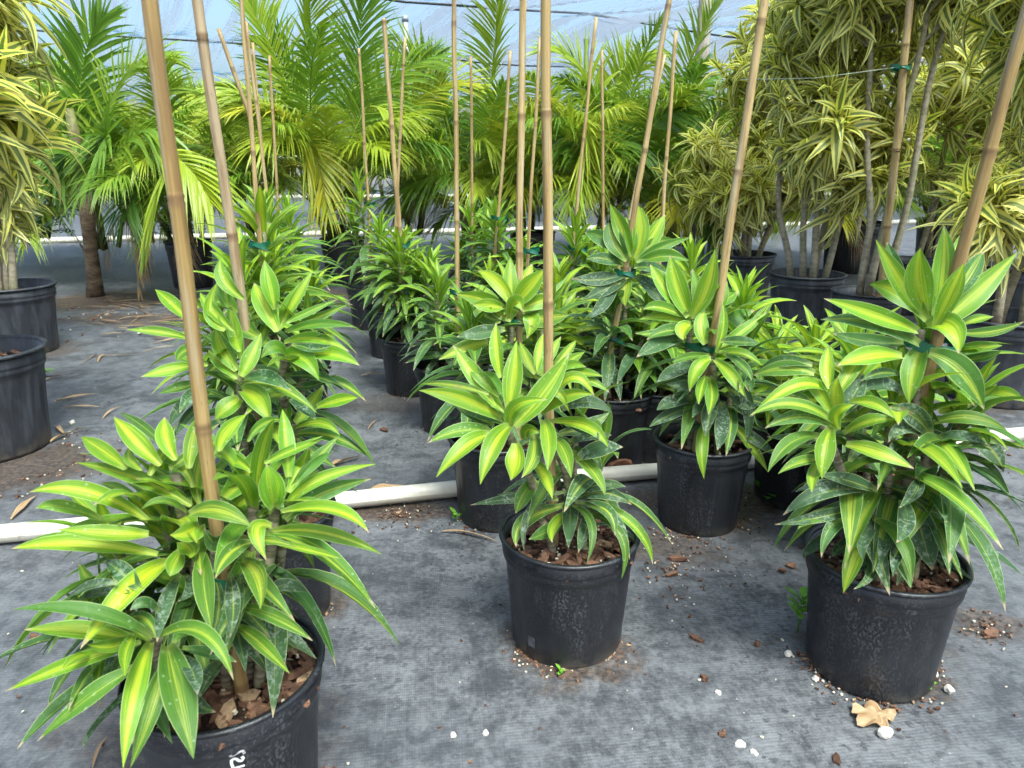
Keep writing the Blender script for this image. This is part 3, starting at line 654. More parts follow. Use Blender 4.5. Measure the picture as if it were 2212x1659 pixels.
A1_low = [(870,910,1130,830,1292,1135,98,.45,-.08),(925,950,985,1200,1070,1568,190,.5,-.12),(1000,1010,1075,1090,1092,1215,96,1.),(1010,960,1180,990,1310,1035,70,.7),
 (832,930,740,1200,680,1622,120,.12,-.13),(905,1060,850,1260,722,1618,120,.55,-.09),(750,1065,500,1220,206,1472,118,.5,-.06),(780,930,430,1030,28,1197,104,.2,-.03),
 (520,985,420,1010,340,1082,64,.3),(745,915,450,860,134,856,122,.3),(840,900,500,735,68,745,96,.55),(520,750,455,715,434,655,56,.3),(650,600,480,610,355,697,74,1.,.05),
 (720,650,540,650,420,690,70,1.,.05),(780,640,690,540,578,472,118,.8,.06),(870,760,800,700,720,748,86,.7),(745,890,690,980,692,1112,80,.3,-.08),(830,920,730,850,610,790,90,.4),
 (860,900,800,780,690,800,80,.6),(740,900,610,960,480,935,90,.35),(960,930,1010,860,1080,870,70,.6)]
hero(A1x, A1y, 'large striped dracaena in the front left pot, leaves spilling over its rim', [('4', A1y - .02, A1_up, (-.03, .02), True), ('4', A1y + .01, A1_right, (.045, .0), True),
  ('7', A1y - .06, A1_midR, (.0, .0), True), ('7', A1y - .13, A1_low, (-.06, -.06), True)], 1,
  [(-.04, .04, .05, -.09, .06, .20, 26, .19, .40, 'b'), (-.06, -.02, .02, -.12, -.03, .12, 20, .19, .5, 'a'), (-.02, .02, .10, -.03, .03, .27, 24, .18, .35, 'a'), (-.06, .03, .10, -.08, .05, .29, 26, .19, .12, 'a'), (.045, .02, .18, .06, .03, .30, 18, .18, .12, 'a'), (-.12, .02, .10, -.15, .03, .22, 18, .18, .15, 'b'), (.05, .04, .08, .09, .07, .24, 18, .2, .35, 'b'), (0, .03, .02, .0, .05, .14, 12, .15, .6, 'b')])
A2_top = [(1640,480,1550,320,1500,195,118,.1),(1620,350,1590,210,1560,60,105,.15,.03),(1650,460,1700,350,1757,203,90,.1),(1660,430,1750,280,1846,118,64,.2),(1680,480,1850,410,2052,318,56,.4),
 (1690,430,1810,370,1992,290,44,.4),(1540,520,1400,430,1410,268,140,.5),(1690,620,1620,560,1538,640,84,.4,-.05),(1660,650,1790,620,1882,770,128,.12,-.07),(1680,550,1860,510,2062,600,74,.25),
 (1760,640,1950,600,2122,682,100,.2),(1500,620,1550,490,1590,390,60,.4),(1700,490,1870,430,2090,455,62,.5),(1680,750,1880,740,2028,828,70,.8),(1690,800,1850,810,1990,730,60,.7),(1720,560,1860,590,1960,560,60,.8)]
A2_left = [(1440,290,1310,180,1300,55,90,.2,.04),(1330,470,1225,380,1285,185,86,.1),(1350,340,1320,220,1340,148,76,.3),(1400,370,1320,280,1285,225,86,.2),(1120,425,1020,320,915,232,86,.2),
 (1115,525,950,480,748,470,60,.35),(1150,680,1000,710,830,748,80,.3),(1165,790,1060,810,938,845,66,.5),(1400,710,1300,580,1273,458,108,.05),(1430,650,1380,480,1355,318,90,.15),(1420,745,1480,640,1540,488,96,.08),
 (1420,600,1390,530,1392,468,80,.1),(1400,760,1300,650,1228,590,90,.3),(1440,790,1640,790,1872,962,84,.35,-.06),(1430,785,1330,730,1258,700,60,.3),(1450,770,1580,740,1722,832,90,.8),
 (1430,835,1530,870,1592,1022,140,.0,-.07),(1415,880,1340,930,1268,1000,120,.25,-.04),(1130,860,1050,940,998,1040,66,1.),(1180,900,1100,1000,1040,1085,66,.9),(1160,560,1080,600,1040,660,70,.5),(1230,680,1120,640,1020,600,80,.4),
 (1380,480,1250,360,1180,250,80,.25,.05),(1200,840,1120,860,1060,960,80,.8)]
A2_low = [(1870,930,2000,885,2116,870,82,.2),(1740,1020,1830,920,1906,800,90,.15),(1730,1060,1900,1010,2004,1092,70,.3,-.05),(1740,1090,1950,1090,2172,1218,88,.65),(1660,1040,1620,1050,1640,1142,80,.2),
 (1700,1030,1680,960,1700,890,80,.3),(1700,870,1800,940,1860,1000,80,.9),(1560,900,1620,960,1560,1060,70,1.),(1300,1010,1220,1060,1160,1150,70,1.),(1480,1010,1520,1080,1500,1150,70,.9),(1760,1110,1850,1200,1980,1280,70,.8)]
hero(A2x, A2y, 'bushy striped dracaena directly behind the front left plant, at the pale speckled stake', [('4', A2y, A2_top, (.03, .0), True), ('4', A2y - .06, A2_left, (-.03, -.02), True), ('4', A2y - .02, A2_low, (.06, -.02), True)], 2,
  [(-.03, .04, .05, -.07, .07, .38, 28, .2, .3, 'b'), (.05, .03, .05, .10, .05, .40, 28, .2, .3, 'b'), (0, -.02, .03, .02, -.02, .25, 20, .18, .55, 'a')])
B1_main = [(1040,900,1010,740,1010,575,90,.2,.04),(1085,1090,1110,900,1130,683,125,.12),(1040,1090,890,900,755,708,108,.15),(1020,1010,920,900,850,830,84,.4,.03),(1060,1150,820,1020,553,975,102,.2),(965,1000,760,940,560,938,54,.5,.05),
 (1060,1100,930,1010,788,990,72,.1),(1115,1185,1290,990,1440,758,140,.35),(1090,1190,1110,1060,1312,1030,92,.1,-.05),(975,1225,800,1205,608,1285,96,.5),(970,1240,830,1300,655,1490,118,.08),(1090,1190,990,1290,916,1530,125,.03),
 (1125,1290,1130,1400,1096,1507,125,.1,-.04),(1060,1180,960,1120,800,1110,80,.6,.04),(1000,1180,880,1130,760,1060,60,.6,.05)]
B1_right = [(1230,1230,1240,1370,1158,1492,86,.5),(1290,1150,1325,1270,1312,1447,98,.2),(1230,1400,1300,1480,1342,1617,82,.2),(1335,1165,1560,1180,1672,1312,86,.15),(1350,1260,1420,1340,1452,1492,86,.35),(1280,1110,1420,1000,1580,1000,84,.2),
 (1330,1030,1470,870,1590,1012,80,.25),(1400,1090,1550,1030,1692,1107,86,.9),(1380,1230,1550,1190,1678,1105,86,.8),(1430,1330,1590,1450,1652,1592,76,.4),(1500,1375,1620,1320,1757,1310,110,.95),(1290,1120,1360,950,1440,1105,70,.25),
 (1180,1260,1190,1200,1270,1230,80,.3),(1420,1180,1560,1220,1620,1260,70,.9),(1440,1280,1580,1250,1690,1240,70,1.)]
B1_back = [(1240,880,1190,790,1150,690,70,.3),(1250,870,1260,750,1290,638,66,.25),(1250,880,1290,790,1322,728,64,.35),(1270,890,1330,760,1392,658,66,.3),(1210,890,1140,840,1085,780,60,.3),(1390,885,1520,870,1642,895,64,.3),
 (1340,895,1430,810,1532,748,70,.3),(1370,865,1450,820,1542,838,60,.3),(1200,940,1130,880,1050,860,60,.4),(1300,900,1420,760,1480,680,60,.35),(1350,930,1530,900,1680,990,66,.45),(1230,900,1180,850,1190,760,60,.15)]
B1_low = [(560,90,420,80,248,107,40,1.),(485,20,440,70,410,137,62,.5,-.05),(590,60,450,120,440,268,34,.95),(590,110,430,160,412,255,56,.65),(570,170,520,205,455,228,56,.6),(610,110,690,170,662,312,34,.6),
 (620,100,760,130,815,300,40,.9),(660,90,840,170,896,318,42,.35),(620,90,720,55,822,105,56,.9),(600,70,720,35,800,42,50,.9),(640,110,740,120,762,215,52,.8),(650,130,800,200,785,370,34,.5),(520,110,430,80,345,70,40,1.),
 (600,130,540,180,540,240,40,.3),(640,80,700,90,770,150,40,.95)]
hero(B1x, B1y, 'striped dracaena in the front middle pot, one bright open head above old drooping leaves', [('5', B1y - .10, B1_main, (-.03, -.02), True), ('5', B1y - .05, B1_right, (.03, .0), True), ('5', B1y + .06, B1_back, (.0, .04), True), ('8', B1y - .03, B1_low, (.035, -.03), True)], 3,
  [(0, .05, .06, .02, .08, .26, 22, .19, .4, 'b'), (.04, .02, .03, .07, .05, .2, 16, .18, .55, 'b')])
C1_top = [(1640,560,1490,350,1335,85,105,.2),(1630,510,1580,320,1600,138,150,.03,-.03),(1690,540,1745,260,1738,0,122,.2,.04),(1700,430,1700,290,1706,150,80,.15),(1760,300,1810,170,1850,38,66,.3,.05),(1690,590,1780,390,1856,228,116,.08,-.02),
 (1700,600,1900,430,2172,163,142,.12),(1800,430,1890,290,1972,158,108,.7,.06),(1520,340,1450,220,1400,98,66,.7,.07),(1600,520,1470,390,1300,350,128,.08),(1580,625,1330,530,1028,435,104,.3),(1590,705,1320,570,1010,560,108,.65),
 (1500,700,1280,690,1080,640,92,.6,.05),(1640,600,1790,590,1826,762,142,.08,-.08),(1615,715,1550,850,1534,1062,130,.35,-.06),(1650,760,1850,850,1976,1093,152,.55,-.05),(1820,605,1930,560,2032,542,66,.4,.05),(1820,635,2020,640,2214,570,62,.6),
 (1800,745,1950,725,2084,713,78,.3),(1830,795,1970,790,2082,740,64,.6),(1490,780,1290,770,1108,832,118,.15),(1480,890,1370,870,1248,922,66,.8),(1560,640,1460,570,1400,530,80,.8,.06)]
C1_mid = [(1490,1010,1370,940,1250,985,120,1.),(1650,1150,1605,1010,1686,873,120,.3),(1705,1110,1850,1050,2052,943,78,.2),(1850,1020,1980,1000,2052,945,60,.4),(1990,1000,2100,985,2218,1045,76,.35),(1650,1230,1560,1110,1410,1078,124,.9,-.03),
 (1620,1265,1490,1190,1410,1285,84,.9,-.04),(1680,1170,1900,1130,2112,1215,88,.5),(1850,1170,1970,1210,2002,1312,66,.6),(1610,1270,1700,1270,1722,1402,120,1.,-.04),(1860,1250,2010,1310,2092,1462,120,.95,-.05),(1700,1290,1950,1250,2212,1330,56,.45),
 (1730,1380,1810,1430,1887,1527,120,.35,-.03),(1720,1350,2000,1390,2112,1592,42,.7),(1600,1280,1450,1290,1420,1392,56,1.),(1700,1260,1850,1240,2000,1300,66,.9),(1760,960,1860,900,1960,860,90,.4,.05),(1560,940,1440,900,1380,880,90,.7,.04),
 (1700,1000,1800,960,1900,980,90,.5,.03),(1580,1100,1480,1180,1440,1130,80,1.,.03)]
C1_left = [(1080,1130,970,930,790,775,84,.15),(1065,970,1045,850,1058,708,90,.2),(1105,1010,1190,850,1312,706,96,.25),(1120,1130,1210,1000,1262,878,112,.8,.03),(1060,1000,880,920,600,1132,88,.15,-.04),(1080,1165,840,1040,588,1128,90,.4),(1080,1195,890,1120,680,1202,90,.6),
 (1110,1205,1090,1110,1212,1060,82,.05,-.04),(1190,1050,1330,1050,1442,1142,82,.3),(1150,1235,1300,1150,1465,1155,84,.3),(1070,1205,1020,1340,1018,1502,124,.1,-.06),(1000,1250,820,1280,698,1462,92,.5),(1160,1300,1350,1340,1562,1442,100,.3),
 (1000,1400,970,1480,958,1582,80,.35),(990,1275,860,1270,692,1252,70,.9),(1080,1400,900,1390,758,1472,72,.55),(950,1060,820,1000,620,1000,80,.7,.05),(970,880,800,840,612,890,100,.5,.05),(960,830,780,800,640,860,80,.7,.06),(1110,1100,1090,1010,1110,900,100,.05,-.02),
 (1180,1400,1240,1300,1330,1300,70,.9)]
C1_low = [(1665,60,1500,50,1358,142,66,1.),(1650,110,1500,150,1328,176,46,.9),(1640,135,1480,140,1410,192,46,.4),(1640,150,1530,170,1493,292,52,.75),(1650,190,1610,290,1572,418,68,.15,-.06),(1680,160,1790,230,1812,372,58,.5),(1815,90,1850,200,1886,337,104,.9,-.05),
 (1790,200,1760,270,1748,362,46,1.),(1655,270,1680,350,1608,405,34,.8),(1800,120,1920,180,1962,252,36,.3),(1840,10,1830,70,1770,117,52,1.),(1870,60,1920,110,1938,170,36,.8),(1640,80,1520,30,1400,60,46,1.),(1700,170,1640,220,1640,300,50,.95),(1730,180,1720,240,1700,320,46,.95),
 (1780,90,1800,170,1760,240,60,1.),(1690,60,1590,20,1480,0,60,.9)]
hero(C1x, C1y, 'tall striped dracaena in the front right pot with a wide open top rosette', [('6', C1y - .02, C1_top, (.03, .0), True), ('6', C1y - .02, C1_mid, (.05, -.02), True), ('6', C1y - .09, C1_left, (-.06, -.03), True), ('8', C1y - .05, C1_low, (-.03, -.05), True)], 4,
  [(.02, .04, .05, .05, .07, .45, 46, .2, .22, 'b'), (-.02, -.01, .08, -.03, .01, .36, 30, .19, .2, 'a'), (.06, .0, .1, .10, .0, .34, 26, .19, .25, 'a'), (-.05, .03, .05, -.08, .05, .3, 22, .19, .35, 'b'), (.05, .0, .02, .06, 0, .25, 18, .18, .6, 'b')])
C2_a = [(235,540,160,360,120,178,122,.15),(240,545,340,380,386,138,112,.2,-.01),(200,535,80,360,0,233,92,.2),(230,560,60,480,-40,500,80,.4),(250,590,100,540,-70,560,70,.35),(240,595,190,620,198,682,100,.1,-.05),(400,540,430,430,456,328,60,.4,.05),
 (400,485,460,440,516,398,60,.4,.05),(260,560,420,480,520,400,80,.3,.04),(300,645,450,570,617,503,120,.55),(200,680,50,700,-80,782,100,.8),(240,640,100,620,-20,680,80,.6),(210,600,60,650,-90,640,70,.6),(270,530,290,400,250,260,80,.4,.05)]
C2_b = [(330,705,295,600,325,498,88,.1),(390,755,440,600,428,448,56,.3),(400,755,480,690,572,655,90,.08),(410,720,560,620,692,513,70,.3),(380,770,540,750,662,832,64,.08,-.05),(360,795,280,840,233,987,90,.15,-.05),(380,800,490,900,557,1012,84,.2),(350,770,220,780,130,812,52,.5),
 (330,900,300,970,288,1062,66,.4),(350,900,370,1010,345,1122,80,.35),(420,690,540,690,650,700,70,.7),(440,760,560,840,600,920,60,.7)]
C2_c = [(400,1000,350,1110,328,1252,90,1.),(430,1050,430,1200,398,1332,90,1.),(340,1150,300,1300,320,1502,78,.25,-.03),(440,1130,590,1290,697,1462,66,.25),(450,1180,620,1260,742,1370,68,.9),(250,1030,120,1050,40,1096,90,1.),(280,1070,120,1120,-5,1195,80,.9),
 (500,880,590,1050,572,1300,76,1.),(480,870,590,920,592,990,66,.7),(290,900,180,890,78,886,66,1.),(300,960,200,960,90,940,80,1.),(460,980,560,1080,640,1060,70,1.),(300,820,140,860,40,930,80,.9),(500,1000,640,1050,740,1060,60,.8),(380,1010,300,1060,250,1140,70,1.)]
hero(C2x, C2y, 'striped dracaena behind the pipe, between the front middle and front right plants', [('6', C2y - .02, C2_a, (-.03, .0), True), ('6', C2y - .08, C2_b, (.03, -.03), True), ('6', C2y - .05, C2_c, (.0, -.02), True)], 5,
  [(0, .03, .05, .0, .06, .38, 34, .2, .3, 'b'), (.05, .0, .05, .1, .02, .3, 24, .2, .4, 'a')])
C3_a = [(1810,1440,1730,1330,1706,1228,110,.55),(1830,1410,1780,1260,1714,1128,90,.2),(1850,1430,1890,1270,1862,1128,98,.05),(1870,1430,1950,1310,2018,1186,92,.2),(1800,1400,1680,1320,1573,1285,90,.6),(1860,1450,1980,1370,2162,1312,56,.5),(1870,1460,2010,1410,2154,1442,78,.4),
 (1800,1520,1650,1550,1500,1540,80,1.),(1810,1540,1700,1600,1560,1662,88,.9),(1810,1530,1790,1600,1800,1695,80,.1,-.05),(1850,1480,1950,1480,2040,1520,70,.7),(1830,1420,1830,1300,1800,1200,80,.3,.04),(1880,1410,1960,1340,2080,1330,66,.4,.05),(1790,1460,1680,1430,1580,1430,70,.7),
 (1860,1530,1960,1600,2010,1700,80,.9),(1760,1560,1680,1680,1600,1760,70,.9)]
hero(C3x, C3y, 'striped dracaena with green tape high on its bare stem, behind the front middle plant', [('2', C3y - .04, C3_a, (.02, .0), True)], 6,
  [(-.02, .0, .06, -.01, .0, .33, 34, .19, .45, 'a'), (.05, .02, .05, .11, .02, .3, 26, .19, .4, 'a')])
B2_a = [(1110,480,1020,330,900,270,86,.15),(1110,450,1090,320,1095,190,84,.1),(1120,470,1200,370,1300,260,120,.1,-.02),(1110,460,1180,330,1220,230,80,.2),(1060,500,940,440,770,405,96,.35),(1090,550,1130,440,1165,510,100,.15,-.05),(1040,560,940,540,878,450,110,.5),(1010,640,920,590,842,518,96,.6),
 (1150,560,1300,560,1440,530,120,.45),(1180,520,1230,560,1190,670,100,.2,-.05),(1060,620,920,640,775,660,90,.85),(1100,560,1010,500,960,400,80,.3,.03),(1050,490,960,480,870,470,90,.4),(1180,610,1290,580,1400,610,100,.5),(1020,700,900,760,830,700,90,.6),(1160,500,1260,450,1330,440,90,.2,.03),(960,700,840,720,670,795,96,.3)]
hero(B2x, B2y, 'striped dracaena at the dark streaked reddish stake, behind the front middle plant', [('5', B2y - .05, B2_a, (.01, .0), True)], 7,
  [(-.04, .0, .05, -.07, .0, .34, 34, .2, .3, 'a'), (.06, .03, .05, .12, .05, .34, 30, .2, .3, 'a'), (.02, .05, .05, .03, .08, .4, 30, .2, .25, 'a')])
# the plants farther back
def px_plant(px, Y, label, **kw):
    x, y = px_xy(px, Y, .245); return dracaena(x, y, label, **kw)
px_plant(580, 1.98, 'striped dracaena third from the front in the left row, top as high as the rail', h=.70, n=44, ns=4, seed=11, lime=.15)
px_plant(628, 2.55, 'striped dracaena fourth from the front in the left row, mostly hidden', h=.68, n=40, ns=3, seed=12, lime=.1)
px_plant(655, 3.55, 'last striped dracaena of the left row, a sliver of pot showing', h=.6, n=36, ns=3, seed=13)
px_plant(972, 2.55, 'small headed striped dracaena behind the bright front middle head, green tape at its stake', h=.43, n=34, ns=3, L=.19, seed=14, old=1.1)
px_plant(884, 3.02, 'upright striped dracaena with bare stems at its soil, left of the middle row', h=.51, n=44, ns=4, L=.2, seed=15, old=.95)
px_plant(845, 3.62, 'striped dracaena hidden behind the upright one in the left middle pots', h=.52, n=32, ns=3, seed=16)
px_plant(796, 4.25, 'open headed striped dracaena farthest back in the middle row, beside the palm pot', h=.72, n=26, ns=2, L=.23, seed=17, lean=(-.06, 0))
px_plant(1255, 2.85, 'dark leaved striped dracaena with tape below its head, behind the bright yellow one', h=.58, n=40, ns=3, seed=18, old=1.1)
px_plant(1185, 2.45, 'bright yellow green striped dracaena in the middle of the crowd of plants', h=.44, n=42, ns=4, seed=19, lime=.42)
px_plant(1088, 3.6, 'striped dracaena head standing in front of the dark palm gap in the middle', h=.58, n=44, ns=4, seed=20, old=1.1)
px_plant(1020, 3.95, 'striped dracaena farthest back in the middle, only its leaf tips visible', h=.56, n=34, ns=3, seed=21)
px_plant(1335, 3.4, 'striped dracaena low behind the taped bare stemmed one', h=.50, n=36, ns=3, seed=22, lime=.15)
px_plant(1462, 2.75, 'pale upright striped dracaena behind the crossing stakes right of centre', h=.49, n=36, ns=3, seed=23, lime=.35)
px_plant(1608, 2.42, 'lime yellow striped dracaena in front of the pot of the leaning variegated tree', h=.40, n=38, ns=3, seed=24, lime=.45)
px_plant(1735, 1.95, 'lime striped dracaena low between the two right hand plants', h=.35, n=30, ns=3, seed=25, lime=.35)
px_plant(1868, 1.64, 'striped dracaena close behind the front right plant, its narrow head to the left', h=.43, n=34, ns=2, seed=26, lime=.1, lean=(-.16, 0))
px_plant(1420, 2.3, 'leafy striped dracaena squeezed behind the second right plant', h=.42, n=34, ns=3, seed=27, lime=.2)
# their pots
a1p = pot(A1x, A1y, 'large black pot at the front left with white chalk marks on its side', hero=True, rz=0.)
pot(A2x, A2y, 'black speckled pot just behind the front left pot', hero=True)
b1p = pot(B1x, B1y, 'black pot at the front middle with a small pale patch low on its side', hero=True, rz=0.)
pot(C1x, C1y, 'black pot at the front right holding dark crumbly mulch', hero=True, D=.283, lean=(0, .015))
pot(C2x, C2y, 'glossy black pot behind the pipe on bare brown dirt', D=.265)
pot(B2x, B2y, 'black pot half hidden behind the front middle pot, the pipe at its foot'); pot(C3x, C3y, 'black pot behind the pipe beside a rust brown piece of debris', D=.27)
pot(B3x, B3y, 'black pot in the middle row overhung by grey green leaves'); pot(B4x, B4y, 'black pot in the middle row with bare stems rising from its mulch')
for px, Y, lb in ((845, 3.62, 'black pot partly covered by the pot with bare stems'), (799, 4.27, 'farthest black pot of the middle row, beside the big palm pot'), (580, 1.98, 'black pot under the third plant of the left row'),
                  (628, 2.55, 'black pot under the fourth plant of the left row'), (655, 3.55, 'last black pot of the left row, a dark sliver on its right side'), (1255, 2.85, 'black pot of the dark leaved plant in the centre, chips on top'),
                  (1185, 2.45, 'black pot under the bright yellow green plant'), (1088, 3.6, 'black pot in shade below the middle back plant'), (1020, 3.95, 'farthest black pot in the middle, nearly hidden by leaves'), (1335, 3.4, 'black pot under the low plant behind the bare stemmed one'),
                  (1462, 2.75, 'black pot under the pale upright plant right of centre'), (1608, 2.42, 'black pot under the lime plant near the leaning tree'), (1735, 1.95, 'black pot under the low lime plant on the right'), (1868, 1.64, 'black pot behind the front right pot'),
                  (1420, 2.3, 'black pot squeezed behind the glossy pot right of centre')):
    x, y = px_xy(px, Y); pot(x, y, lb)
# chalk marks on the front left pot: two hand written digits lying on their side
def on_pot(ang, z, rr=.0012):
    k = z / .245; rad = np.interp(z, [.008, .05, .10, .14, .18, .194, .199, .2045], [.1135, .116, .120, .1235, .127, .1285, .1325, .134]) + rr
    return (rad * math.cos(ang), rad * math.sin(ang), z)
mk = MB(); cang = math.atan2(0 - A1y, 0 - A1x) + .02
def stroke(P):      # P: points (a, b): a along the pot's height (down), b around it
    pts = []
    for i in range(len(P) - 1):
        for k in range(5):
            t = k / 5; pts.append((P[i][0] * (1 - t) + P[i + 1][0] * t, P[i][1] * (1 - t) + P[i + 1][1] * t))
    pts.append(P[-1]); W_ = .0019; V = []
    for i, (a, b) in enumerate(pts):
        q = pts[min(i + 1, len(pts) - 1)]; p = pts[max(i - 1, 0)]; dx, dy = q[0] - p[0], q[1] - p[1]; l = math.hypot(dx, dy) + 1e-9
        for s_ in (-1, 1):
            aa, bb = a - dy / l * W_ * s_, b + dx / l * W_ * s_
            V.append(on_pot(cang - .03 + bb / .125, .2035 - aa))
    mk.add(V, [(2 * i, 2 * i + 1, 2 * i + 3, 2 * i + 2) for i in range(len(pts) - 1)])
# five, then two, read turned a quarter; a = down the pot, b = to the right
stroke([(.003, -.008), (.009, -.0075), (.0085, -.004), (.001, .004), (.0012, .0065), (.0115, .0085)])
stroke([(.022, -.0085), (.0165, -.008), (.0145, -.005), (.016, -.002), (.021, .001), (.0225, .004), (.019, .0065), (.0145, .005)])
stroke([(.022, -.0085), (.031, -.007), (.032, .007)])
link('chalk_marking', mk.mesh('chalk_marking', smooth=False), M['white'], a1p)
mk2 = MB(); c2 = math.atan2(-B1y, -B1x) - .62
V = [on_pot(c2 + a / .11, z, .0008) for a in (-.008, .008) for z in (.035, .06)]; mk2.add(V, [(0, 1, 3, 2)])
link('label_patch', mk2.mesh('label_patch'), mat_simple('grey_residue', (.10, .105, .115), .7, .3, 120., .4), b1p)
# their stakes
stake((478, 1130), (335, 0), .865, 'thick brown bamboo stake leaning out of the front left plant', r=0.0092, Y2=.84, ztop=1.5, tie=(497, 1238), tr=0.0320, tone=.0)
stake((519, 600), (428, 0), 1.40, 'pale pinkish bamboo stake with dark specks, second from the front on the left', r=0.0100, Y2=1.36, ztop=1.5, tone=.93)
stake((558, 500), (520, 0), 1.98, 'thin bamboo stake of the third left plant with green tape', r=0.0062, ztop=1.55, tie=(559, 526), tone=.55)
stake((560, 300), (473, 62), 2.03, 'bamboo stake leaning left, its cut top just below the roof cable', r=0.0060, tone=.35, zlow=.60, foot=(571, 560, .48))
stake((569, 370), (531, 46), 2.6, 'bamboo stake standing just right of the leaning one on the left', r=0.0062, tone=.45)
stake((571, 360), (545, 92), 3.2, 'slender bamboo stake, third of the tight cluster on the left', r=0.0064, tone=.3); stake((596, 372), (582, 120), 3.55, 'short topped bamboo stake, right end of the cluster on the left', r=0.0072, tone=.25)
stake((1189, 760), (1180, 0), 1.29, 'thick smooth bamboo stake rising from the front middle plant', r=0.0092, Y2=1.27, ztop=1.5, tone=.38)
stake((1122, 640), (1130, 0), 1.83, 'reddish bamboo stake with long dark cracks, beside the thick middle one', r=0.0092, ztop=1.5, tie=(1112, 690), tr=0.0280, tone=.72)
stake((984, 600), (978, 0), 2.52, 'straight bamboo stake with a dark upper end, left of the middle pair', r=0.0084, ztop=1.6, tie=(986, 630), tr=0.0208, tone=.4)
stake((860, 460), (828, 40), 3.0, 'stout pale bamboo stake of the upright plant in the middle row', r=0.0100, tie=[(872, 528), (884, 628)], tr=0.0280, tone=.55)
stake((859, 460), (875, 80), 3.55, 'slim bamboo stake crossing behind the stout pale one', r=0.0076, tone=.6); stake((797, 440), (776, 104), 4.25, 'thin bamboo stake of the farthest middle row plant', r=0.0084, tie=(800, 440), tone=.6)
stake((1021, 440), (1018, 122), 3.9, 'brown bamboo stake in front of the dark gap between the palms', r=0.0076, tone=.1); stake((1080, 400), (1103, 110), 3.6, 'bamboo stake leaning right in front of the yellow palm fronds', r=0.0084, tie=(1082, 470), tone=.45)
stake((1146, 480), (1167, 80), 2.45, 'slightly leaning bamboo stake of the bright yellow green plant', r=0.0060, tie=(1146, 540), tone=.55); stake((1244, 500), (1287, 37), 2.85, 'leaning bamboo stake of the dark leaved plant, a side twig near its top', r=0.0068, tie=(1255, 535), tr=0.0280, tone=.5)
stake((1305, 440), (1300, 108), 3.4, 'upright bamboo stake of the low plant behind the bare stemmed one', r=0.0068, tone=.35); stake((1357, 520), (1443, 0), 2.22, 'long bamboo stake leaning right with green tape at its foot', r=0.0086, ztop=1.6, tie=[(1354, 588), (1322, 728)], tr=0.0280, tone=.55)
stake((1372, 425), (1436, 118), 3.0, 'reddish bamboo stake leaning parallel behind the long leaning one', r=0.0068, tone=.85); stake((1432, 510), (1460, 67), 2.75, 'bamboo stake of the pale upright plant, its top below the wooden post', r=0.0076, tone=.5)
stake((1548, 670), (1650, 0), 1.80, 'split bamboo stake of the second right plant leaning right', r=0.0108, ztop=1.55, tie=(1502, 748), tr=0.0280, tone=.62)
stake((2075, 560), (2205, 85), 1.20, 'thick brown bamboo stake leaning right out of the front right plant', r=0.0102, Y2=1.17, ztop=1.5, tie=(2008, 748), tr=0.0400, tone=.05)
# ------------------------------------------------------------------ variegated trees (yellow edged leaves in tufts on bare grey stems)
def song_cluster(seed, n=26, L=.165, w=.18, a=.13):
    st = rnd.getstate(); rnd.seed(seed); mb = MB(); ph = rnd.random() * 6
    for i in range(n):
        k = (i + .5) / n; ph += 2.39996 + rnd.uniform(-.3, .3)
        th = R(118) * (1 - k) ** .8 + R(12) + R(rnd.uniform(-10, 10)); l = L * (.72 + .4 * math.sin(math.pi * (.2 + k * .75))) * rnd.uniform(.85, 1.15)
        D = lambda t: np.array([math.sin(t) * math.cos(ph), math.sin(t) * math.sin(ph), math.cos(t)])
        p = np.array([0, 0, -a * (1 - k)]); d1 = D(max(th - R(18), R(6)))
        P1 = p + d1 * l * .52; P2 = P1 + D(min(th + R(44), R(170))) * l * .55 + np.array([0, 0, -.12 * l * math.sin(th)])
        N0 = nrm(np.array([0, 0, 1.]) * math.sin(th) - D(R(90)) * math.cos(th) + np.array([0, 0, .1]))
        leaf(mb, p, P1, P2, w * l * rnd.uniform(.85, 1.1), N0, min(1, max(0, 1.15 * (1 - k) + rnd.uniform(-.1, .2))), rnd.uniform(.1, .3), 7, 2, prof_song, wave=.04, twist=rnd.uniform(-.25, .25))
    tube(mb, [(0, 0, -a - .02), (0, 0, -a * .5), (0, 0, 0)], [.006, .005, .003], 6, age=0)
    m = mb.mesh('leaf_cluster'); m.materials.append(M['song']); rnd.setstate(st); return m
SONG = [song_cluster(300 + i, n=rnd.choice((18, 21, 24)), L=.155 + .014 * (i % 3)) for i in range(8)]
